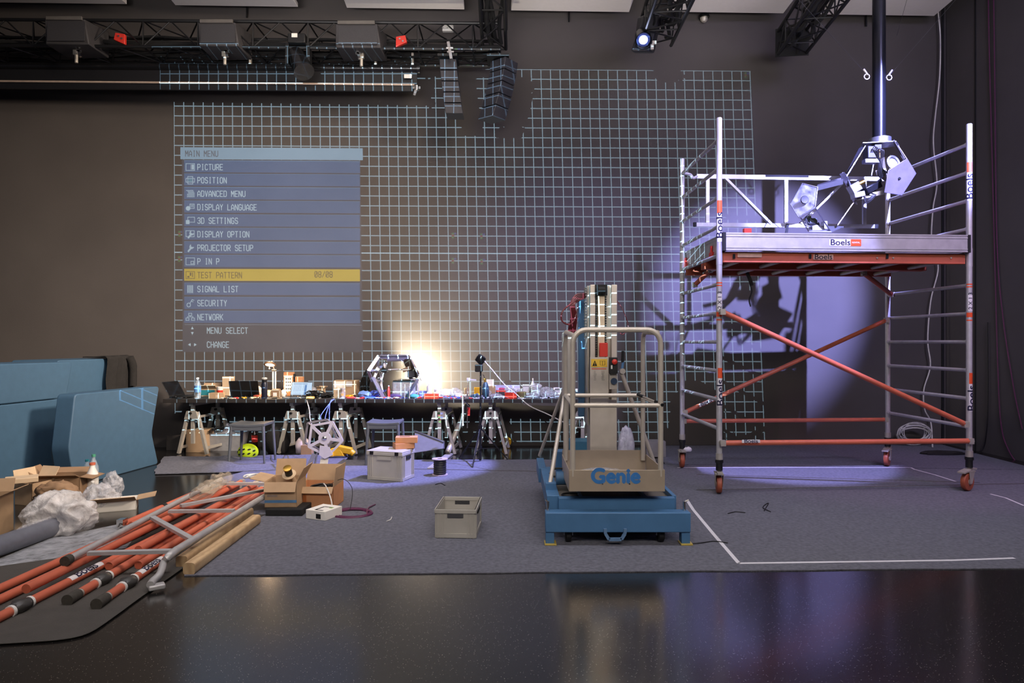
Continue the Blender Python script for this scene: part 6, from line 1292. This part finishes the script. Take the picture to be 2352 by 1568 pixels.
bottle('white bottle with an orange cap standing right of the torn box', F(182, 1148)+Vector((0,.2,0)), .052, .315, WHITEP, ORANGE, None, neck=.45, lz=(.2,.5)); bottle('clear squeezed bottle in front of the white orange-capped bottle', F(194, 1162)+Vector((0,.12,0)), .035, .20, FILMT, WHITEP)
one('paper_scrap', MB().blob(F(287, 1153), (.025,.015,.012), .4, 2, 5, 2), PAPER, 'tiny white paper scrap on the dark floor', 'scrap')

# ---------------------------------------------------------------- orange scaffold tubes, guard frame and timber at lower left
TUBES = [((-70, 1452), (548, 1138), .034, 'labelled orange tube with a taped coupling nearest the left edge', 1), ((154, 1379), (588, 1121), .034, 'second orange tube with a taped coupling and black end cap', 1), ((221, 1388), (604, 1128), .034, 'rightmost orange tube, labelled, with a taped coupling and black end cap', 1),
         ((-90, 1392), (528, 1112), .034, 'orange tube lying at the upper side of the bundle', 0), ((-100, 1424), (545, 1117), .034, 'orange tube second from the upper side of the bundle', 0)]
TUBES2 = [((250, 1300), (572, 1119), .034, 'plain orange tube between the left and middle coupled tubes', 0), ((318, 1298), (600, 1123), .034, 'plain orange tube between the middle and right coupled tubes', 0), ((60, 1352), (552, 1108), .092, 'plain orange tube on top of the bundle near the aluminium rail', 0), ((318, 1262), (585, 1112), .094, 'shorter orange tube in the middle of the bundle', 0)]
OT = []
for (p, q, z, lab, cp) in TUBES + TUBES2:
    a, c = F(*p, z), F(*q, z); d = (c-a).normalized(); T = Thing('scaffold_tube', lab, 'tube', Vector(((a.x+c.x)/2, (a.y+c.y)/2, z-.026)), 0, 'orange scaffold tubes on the floor')
    if cp == 1:
        T.part('tube', MB().tube(a+d*.12, c, .0265, n=18), ORANGE); T.part('end_cap', MB().tube(a-d*.0, a+d*.10, .033, .030, n=18), M('cap_dark', (64, 60, 54), .9, 0, .2, 60)); T.part('steel_collar', MB().tube(a+d*.095, a+d*.14, .025, n=18), STEEL)
        T.part('tape_wrap', MB().blob(a+d*.33+Vector((0,0,-.032)), (.05,.075,.075), .16, 2.5, 7, 3, False).tube(a+d*.27, a+d*.39, .032, n=16), M('tape_dark', (62, 60, 58), .4)); T.part('tape_edge', MB().tube(a+d*.255, a+d*.272, .0325, n=16).tube(a+d*.388, a+d*.405, .0325, n=16), WHITEP)
    else:
        T.part('tube', MB().tube(a, c, .0265, n=18), ORANGE); T.part('claw', MB().tube(c-d*.02, c+d*.07, .022, n=10).box(c+d*.03, (.045,.05,.045)), STEEL)
    if 'label' in lab:
        tb = [o for o in T.e.children if o.name.startswith('tube')][0]; my = 4.25 if 'left edge' in lab else 4.36; m_ = a + d*((my-a.y)/d.y); up = (Vector((0,0,1)) + Vector((.30,-.45,0))).normalized(); xd = d; yd = up.cross(d).normalized(); nrm = xd.cross(yd)
        if nrm.z < 0: yd = -yd; nrm = -nrm
        vs = []; n = 8
        for k in range(n+1):
            an = (k/n-.5)*1.7; off = nrm*(math.cos(an)*.0275) + yd*(math.sin(an)*.0275); vs += [m_ - d*.15 + off, m_ + d*.15 + off]
        T.part('decal', MB().add(vs, [(2*k, 2*k+1, 2*k+3, 2*k+2) for k in range(n)]), WHT, tb)
        mb = letters('Boels', .070, 0.0, bold=.003, slices=12, sx=1.3); out = []
        for v in mb.v:
            an = v.y/.0285; out.append(m_ + d*v.x + nrm*(math.cos(an)*.0283) + yd*(math.sin(an)*.0283))
        mb.v = out; T.part('lettering', mb, INK, tb)
a, c = F(284, 1204, .03), F(440, 1136, .03); T = Thing('scaffold_tube', 'orange tube lying outside the aluminium rail with a black ring', 'tube', Vector(((a.x+c.x)/2, (a.y+c.y)/2, .004))); T.part('tube', MB().tube(a, c, .0265, n=16), ORANGE); m_ = a.lerp(c, .52); d = (c-a).normalized(); T.part('black_ring', MB().tube(m_, m_+d*.05, .032, n=16), BLK); T.part('claw', MB().box(a-d*.02+Vector((0,0,.02)), (.05,.07,.06)).bar(a-d*.03+Vector((0,0,.03)), a-d*.10+Vector((.02,0,.0)), .012, .012), CHROME)
a2, c2 = a+Vector((.06,0,0)), c+Vector((.055,0,0)); one('scaffold_tube', MB().tube(a2, c2, .022, n=14), ORANGE, 'thin orange tube beside the black-ringed tube', 'tube')
# guard frame lying on the tubes
G = Thing('guard_frame', 'aluminium guard frame lying across the orange tubes', 'frame', F(380, 1200, 0)); gz = .145
g0, g1, g2, g3 = F(160, 1283, gz), F(507, 1101, gz), F(397, 1268, gz), F(618, 1133, gz)
G.part('side_rail', MB().tube(g0, g1, .022, n=14), ALUD); G.part('side_rail', MB().tube(g2, g3, .024, n=14), ALUD)
G.part('end_cap', MB().tube(g0, g0-(g1-g0).normalized()*.05, .031, n=14), M('cap_dark', (64, 60, 54), .9))
G.part('offset_hook', MB().path(bez([g2.lerp(g3, .03), g2+Vector((-.0,-.05,-.01)), F(377, 1290, .10), F(367, 1318, .07), F(352, 1333, .055), F(345, 1343, .05)], 6), [.026]*8+[.022]*30, 12), ALUD); q = F(352, 1336, .05); G.part('hook_jaw', MB().box(q+Vector((.03,-.02,-.02)), (.09,.06,.03), (0, 0, R(35))), ALUD, bevel=.008)
r0 = lambda k: g0.lerp(g1, k); r1 = lambda k: g2.lerp(g3, k)
for s_, e_, lab in ((F(203, 1270, gz), F(400, 1265, gz), None), (F(388, 1174, gz), F(538, 1172, gz), None), (F(505, 1111, gz), F(618, 1110, gz), None), (F(415, 1161, gz), F(612, 1124, gz), None), (F(350, 1188, gz), F(440, 1238, gz), 1)): G.part('cross_bar', MB().bar(s_, e_, .04, .022), ALUM)
# timber
for (p, q, lab) in (((434, 1306), (588, 1192), 'squared pine beam with rounded edges, the right one of the pair'), ((417, 1290), (572, 1176), 'squared pine beam, the left one of the pair by the tubes')):
    a, c = F(*p, .042), F(*q, .042); d = (c-a).normalized(); x = d.cross(Vector((0,0,1))).normalized(); sec = rpoly([(-.038,-.038),(.038,-.038),(.038,.038),(-.038,.038)], .022, 3)
    lp_ = [a + x*u + Vector((0,0,v)) for u, v in sec]; lq_ = [c + x*u + Vector((0,0,v)) for u, v in sec]; one('timber_beam', MB().loft(lp_, lq_), WOODM, lab, 'timber', 'pine beams')
sa, sb_ = F(458, 1138, .16), F(512, 1096, .16)
def slv(u, v):
    p = sa.lerp(sb_, u); a = 2*math.pi*v; q = noise.noise(Vector((u*7, math.cos(a)*2, math.sin(a)*2)))
    return p + Vector((1,0,0))*(.10*math.cos(a)*(1+.2*q)) + Vector((0,0,1))*(.045*math.sin(a)*(1+.5*q)+.02*q)
one('plastic_sleeve', MB().sheet(slv, 40, 24), clear('sleeve', (206, 190, 166), .36, .08, 1.0, 9), 'shiny clear sleeve lying over the far end of the tubes', 'plastic sleeve', sharp=180)
coilheap('cable_coil', 'clear plastic ring coil at the far end of the tubes', F(583, 1120)+Vector((0,.0,.10)), .08, .06, 3, .008, M('milky_tube', (206, 206, 206), .3), 8, .03)
pile('dust_sheet', 'grey scrap of felt at the far end of the pine beams', F(600, 1180), (.10,.07,.03), CARPET, 'felt scrap', .4, 2, 107, 3)

# ---------------------------------------------------------------- boxes, crates and bits on the carpet
c = F(652, 1187, .0)+Vector((0,.18,.008)); one('flat_case', MB().box(c+Vector((0,0,.028)), (.31,.36,.055)), BLKM, 'flat black case under the brown cardboard box', 'case', bevel=.006)
c = F(653, 1187, 0); c = Vector((W(653, 784, 5.94).x, 5.98, .064)); T = carton('tall brown cardboard box with open flaps on a flat black case', c, (.27,.30,.215), R(2), CARD, open_=((-66, .36), 78, 12, 62), flap=.62, sticker=[(-.5,.18,.5,.29,M('print_blue', (70,112,156))),(-.42,.42,-.1,.5,M('print_faint', (150,130,120))),(-.08,.8,.05,.86,YEL)])
c = Vector((W(733, 784, 6.15).x, 6.17, .008)); T = carton('wide brown cardboard box with orange print and cables inside', c, (.345,.30,.19), R(-3), CARDO, open_=((-58, .26), 78, 60, 82), flapm=CARD, flap=.62, sticker=[(-.45,.2,-.2,.6,M('print_dark_orange', (170,96,50)))])
sy = MB().lathe([(.016,0),(.020,0),(.020,.0015),(.016,.0015),(.016,0)], M_=basis((.0, -.152, .15), Vector((1,0,0)), Vector((0,0,1)), Vector((0,-1,0))), n=16); sy.box((0,-.1525,.15), (.012,.001,.012)); T.part('printed_symbol', sy, BLKM, local=True)
coilheap('cable_coil', 'coiled black cable bulging out of the wide cardboard box', c+Vector((.02,-.02,.10)), .11, .09, 5, .009, WIRE, 11, .06)
one('white_cable', MB().path(bez([c+Vector((.05,-.05,.20)), c+Vector((.10,-.15,.19)), c+Vector((.16,-.24,.12)), c+Vector((.19,-.30,.05)), c+Vector((.18,-.36,.012))], 7), .0055, 6), WIREW, 'white cable hanging over the edge of the wide cardboard box', 'cable')
one('thin_cable', MB().path(bez([c+Vector((.1,-.08,.19)), c+Vector((.22,-.05,.24)), c+Vector((.32,-.12,.17)), c+Vector((.33,-.22,.03)), c+Vector((.32,-.26,.012))], 7), .003, 5), WIRE, 'thin dark cable arching right of the wide cardboard box', 'cable')
rl = Vector((W(662, 784, 6.0).x, 6.0, .27)); T = Thing('cable_reel', 'dark reel with a yellow winding lying in the tall cardboard box', 'reel', rl); mm = basis(rl+Vector((0,0,.07)), Vector((1,0,0)), Vector((0,.8,.6)), Vector((0,-.6,.8))); T.part('core', MB().lathe([(.032,-.04),(.032,.03)], M_=mm, n=20), BLK); T.part('flange', MB().lathe([(.0,-.044),(.06,-.042),(.06,-.038),(0,-.038)], M_=mm, n=22), CARDL); T.part('winding', MB().lathe([(.02,.026),(.036,.03),(.036,.042),(.02,.045)], M_=mm, n=20), BRASS)
T = carton('small white box with black print on the carpet in front of the cartons', F(733, 1199)+Vector((.0,.15,.008)), (.20,.22,.075), R(-24), PAPER, name='white_box', tape_=False); T.part('printed_hook', MB().box((-.02,-.03,.0757), (.016,.12,.001)).box((.02,-.085,.0757), (.08,.014,.001)).box((.02,.03,.0757), (.08,.014,.001)), BLKM, local=True); T.part('printed_leaf', MB().box((.06,.02,.0757), (.03,.03,.001)), M('leaf_green', (130,180,80)), local=True); T.part('finger_hole', MB().box((.03,-.1105,.03), (.05,.001,.04)), BLKM, local=True)
coilheap('cable_coil', 'coil of dark purple cable lying on the carpet beside the white box', F(806, 1181), .165, .13, 7, .006, WIREP, 17, .012, tail=[F(845, 1172)+Vector((0,0,.02)), F(862, 1161)+Vector((0,0,.012))])
def crate(lab, c, w_, d_, h_, rz, lid, group='grey plastic crates'):
    T = Thing('plastic_crate', lab, 'crate', c, rz, group); th = .006; t = MB(); t.box((0,0,.008), (w_*.94,d_*.94,.012))
    for y in (-1, 1): t.box((0, y*(d_/2-th/2), h_/2), (w_*.98, th, h_))
    for x in (-1, 1): t.box((x*(w_/2-th/2), 0, h_/2), (th, d_*.98, h_))
    body = t; rm = MB()
    for y in (-1, 1): rm.box((0, y*(d_/2), h_-.015), (w_+.012, .018, .03))
    for x in (-1, 1): rm.box((x*w_/2, 0, h_-.015), (.018, d_+.012, .03))
    T.part('rim', rm, GREYP, local=True, bevel=.003); rb = body
    for s_ in (-1, 1):
        for k in range(3): rb.box((s_*(w_/2-.016-.022*k), -d_/2-.003, h_/2-.015), (.006, .008, h_-.03)); rb.box((s_*(w_/2-.016-.022*k), d_/2+.003, h_/2-.015), (.006,.008,h_-.03))
        for k in range(3): rb.box((w_/2+.003, s_*(d_/2-.016-.022*k), h_/2-.015), (.008,.006,h_-.03)); rb.box((-w_/2-.003, s_*(d_/2-.016-.022*k), h_/2-.015), (.008,.006,h_-.03))
    rb.box((0,-d_/2-.003,.02), (w_*.96,.008,.03)); rb.box((w_/2+.003,0,.02), (.008,d_*.96,.03)); T.part('body', rb, GREYP, local=True)
    for y in (-1, 1): T.part('hand_hole', MB().box((0, y*(d_/2+.001), h_*.80), (w_*.40, .014, .036)), DGREY if not lid else GREYP, local=True)
    T.part('hand_hole', MB().box((w_/2+.001, 0, h_*.80), (.014, d_*.35, .036)), BLKM, local=True)
    if lid:
        T.part('lid', MB().box((0,0,h_+.008), (w_+.014,d_+.014,.018)).box((0,0,h_+.018), (w_*.85,d_*.8,.008)), GREYP, local=True, bevel=.004)
        for s_ in (-1, 1): T.part('latch', MB().box((s_*w_*.36, -d_/2-.010, h_-.005), (.04,.012,.035)), BLK, local=True)
    return T
crate('open empty grey crate on the carpet left of the lift', F(1046, 1239)+Vector((.01,.22,.008)), .30, .42, .215, R(-3), False)
cc = F(922, 1109); crate('closed grey crate with a lid carrying two orange cartons', Vector((-1.305, 7.36, .008)), .41, .29, .295, R(-18), True)
tz = .008+.295+.022
carton('lower orange-brown carton of the pair on the closed crate', Vector((-1.175, 7.40, tz)), (.21,.14,.06), R(22), CARDO, group='orange cartons on the crate', tape_=False); T = carton('upper orange-brown carton with a dark slot on the closed crate', Vector((-1.145, 7.42, tz+.061)), (.235,.15,.062), R(6), CARDO, group='orange cartons on the crate', tape_=False); T.part('slot', MB().box((-.02,.0,.0625), (.11,.03,.002)), BLKM, local=True)
c = F(1009, 1094)+Vector((0,.06,.008)); T = Thing('cable_spool', 'spool of black cable standing on the carpet behind the crates', 'spool', c); T.part('winding', MB().lathe([(.068,.008)]+[(.072 if k % 2 else .067, .012+.0115*k) for k in range(14)]+[(.068,.172)], n=26), WIRE, local=True)
for z in (0, .172): T.part('flange', MB().lathe([(.028,z),(.088,z),(.088,z+.007),(.028,z+.007),(.028,z)], n=26), M('spool_pink', (176, 160, 172), .7), local=True)
# wheel-like pentagon module behind the cartons
c = F(738, 1072); WP = Thing('pentagon_module', 'upright aluminium pentagon plate with five spokes standing behind the cartons', 'frame', c); cy = 7.95
def penta(pxc, pyc, Y, r, rot, mat, nm, spokes=True, tilt=0):
    o_ = W(pxc, pyc, Y); mm = Matrix.Translation(o_) @ Matrix.Rotation(tilt, 4, 'Z') @ Matrix.Rotation(R(90), 4, 'X') @ Matrix.Rotation(rot, 4, 'Z'); outer = rpoly(ngon(r, 5, 0), r*.10, 4); inner = rpoly(ngon(r*.86, 5, 0), r*.10, 4)
    WP.part(nm, MB().ringplate(outer, inner, .012, mm), mat)
    if spokes:
        for k in range(5): a = 2*math.pi*k/5; WP.part('spoke', MB().bar((r*.25*math.cos(a), r*.25*math.sin(a), .006), (r*.9*math.cos(a), r*.9*math.sin(a), .006), .034, .0125, (0,0,1)).xf(mm), mat)
        WP.part('hub', MB().lathe([(.03,-.002),(.072,-.002),(.072,.014),(.03,.014),(.03,-.002)], M_=mm, n=24), mat); WP.part('spindle', MB().lathe([(.032,-.02),(.034,.0),(.028,.02),(.015,.03),(0,.032)], M_=mm, n=18), CHROME)
        fp = [(-.05,-.08),(.06,-.10),(.10,-.19),(.005,-.235),(-.06,-.19)]; WP.part('foot_plate', MB().loft([o_+Vector((a_,-.016,b2)) for a_, b2 in fp], [o_+Vector((a_,-.026,b2)) for a_, b2 in fp]), mat)
LIL = M('plate_pale', (210, 206, 222), .45, .35, .04)
penta(746, 1006, 7.90, .225, R(-80), LIL, 'pentagon_ring'); penta(735, 998, 8.06, .215, R(-80), M('plate_grey', (150, 146, 150), .45, .6), 'rear_ring', False)
for k in range(5):
    a = 2*math.pi*k/5 + R(-80); p = W(746, 1006, 7.91)+Vector((.2*math.cos(a), 0, .2*math.sin(a))); q = W(735, 998, 8.06)+Vector((.195*math.cos(a), 0, .195*math.sin(a))); WP.part('spacer', MB().tube(p, q, .008, n=8), STEEL)
WP.part('leg_strip', MB().bar(W(748, 1035, 7.95), F(742, 1080)+Vector((0,0,.01)), .09, .012, (0,1,0)), STEEL); WP.part('leg_rod', MB().tube(W(728, 1040, 7.9), F(722, 1078)+Vector((0,0,.01)), .012, n=8), ALU); WP.part('leg_rod', MB().bar(W(722, 1042, 7.86), F(706, 1080)+Vector((0,0,.01)), .014, .05), ALU)
one('white_cable', MB().path(bez([tp(704, 8.83, -.01), W(708, 930, 8.76), W(711, 945, 8.6), W(712, 960, 8.35), W(716, 975, 8.1)], 8), .006, 6), WIREW, 'white cable hanging from the laptop to the pentagon plate', 'cable')
t = MB()
for px, py in ((738, 960), (748, 962), (756, 985)): t.path(bez([tp(768, 8.83, .0), W(758, 925, 8.74), W(px, py-8, 8.5), W(px-1, py+4, 8.3)], 8), .005, 6)
one('blue_cables', t, M('blue_cable', (110, 130, 206), .5), 'bunch of blue cables hanging from the front of the middle table', 'cable')

# ---------------------------------------------------------------- cables at the right
one('white_cable', MB().path(bez([WW(2155, 28, .10), WW(2160, 90, .1), WW(2158, 180, .1), WW(2148, 270, .1), WW(2144, 330, .12), WW(2152, 420, .1), WW(2143, 480, .1), WW(2140, 560, .1), WW(2155, 615, .1), WW(2138, 690, .1), WW(2131, 780, .1), WW(2137, 840, .1), WW(2122, 895, .1), WW(2124, 940, .1), WW(2138, 970, .1), F(2142, 1030)+Vector((0,0,.02))], 8), .009, 6), WIREW, 'long white cable hanging down the wall near the corner', 'cable')
t = MB(); c = WW(2100, 1022, .22); c.z = .02
for k in range(9):
    a0 = RND.uniform(0, 6); tl_ = RND.uniform(-.5, .5); rx = RND.uniform(.16, .24); rz_ = RND.uniform(.12, .2); t.path([c + Vector((rx*math.cos(a+a0*.0)+RND.uniform(-.0,.0), tl_*.12*math.sin(a+a0), .17+rz_*math.sin(a)*.8+.03*math.cos(a0))) for a in [j*2*math.pi/22 for j in range(22)]], .006, 5, True)
one('cable_coil', t, WIREW, 'coil of white cable standing on the floor by the corner', 'cable')
cr = lambda px, py: Vector((XR-.06, 0, 0))
def rw(px, py, off=.02):
    """point on the right wall under a photo pixel"""
    k = (px-1176)/FPX; Y = (XR - off + YAW*9.87)/(k + YAW); return W(px, py, Y)
for pts, lab, m_ in (([(2270, -20), (2272, 110), (2277, 300), (2285, 600), (2292, 850), (2300, 980), (2320, 1040), (2345, 1072)], 'left purple cable running down the right wall', WIREP), ([(2282, -20), (2285, 200), (2290, 560), (2305, 740), (2330, 900), (2348, 985)], 'right purple cable slanting down the right wall', WIREP)):
    one('wall_cable', MB().path(bez([rw(*p) for p in pts], 8), .007, 6), m_, lab, 'cable')
one('black_cable', MB().path(bez([rw(2268, 740, .03), rw(2269, 900, .03), rw(2266, 990, .03), F(2252, 1040)+Vector((0,0,.02)), F(2200, 1046)+Vector((0,0,.02)), F(2130, 1046)+Vector((0,0,.02))], 8), .009, 6), WIRE, 'black cable running down into the right corner', 'cable')
pile('black_cloth', 'flat black cloth bundle on the floor in the right corner', F(2165, 1043), (.30,.10,.05), CLOTHB, 'cloth', .5, 2, 111, 3)
for (pts, lab) in (([(1755, 1176), (1765, 1158), (1752, 1168), (1770, 1178)], 'short dark wire scrap on the carpet below the scaffold'), ([(1672, 1182), (1690, 1178), (1712, 1180)], 'dark wire scrap on the carpet right of the lift base'), ([(1584, 1252), (1610, 1250), (1640, 1246), (1672, 1250)], 'dark wire running out from the right lift foot'), ([(1000, 1115), (1012, 1112), (1022, 1117)], 'dark wire scrap on the carpet behind the open crate'), ([(888, 1200), (897, 1196), (900, 1190)], 'pale string scrap on the carpet right of the purple coil')):
    one('wire_scrap', MB().path(bez([F(*p)+Vector((0,0,.012)) for p in pts], 6), .004, 5), WIRE if 'pale' not in lab else WIREW, lab, 'wire')
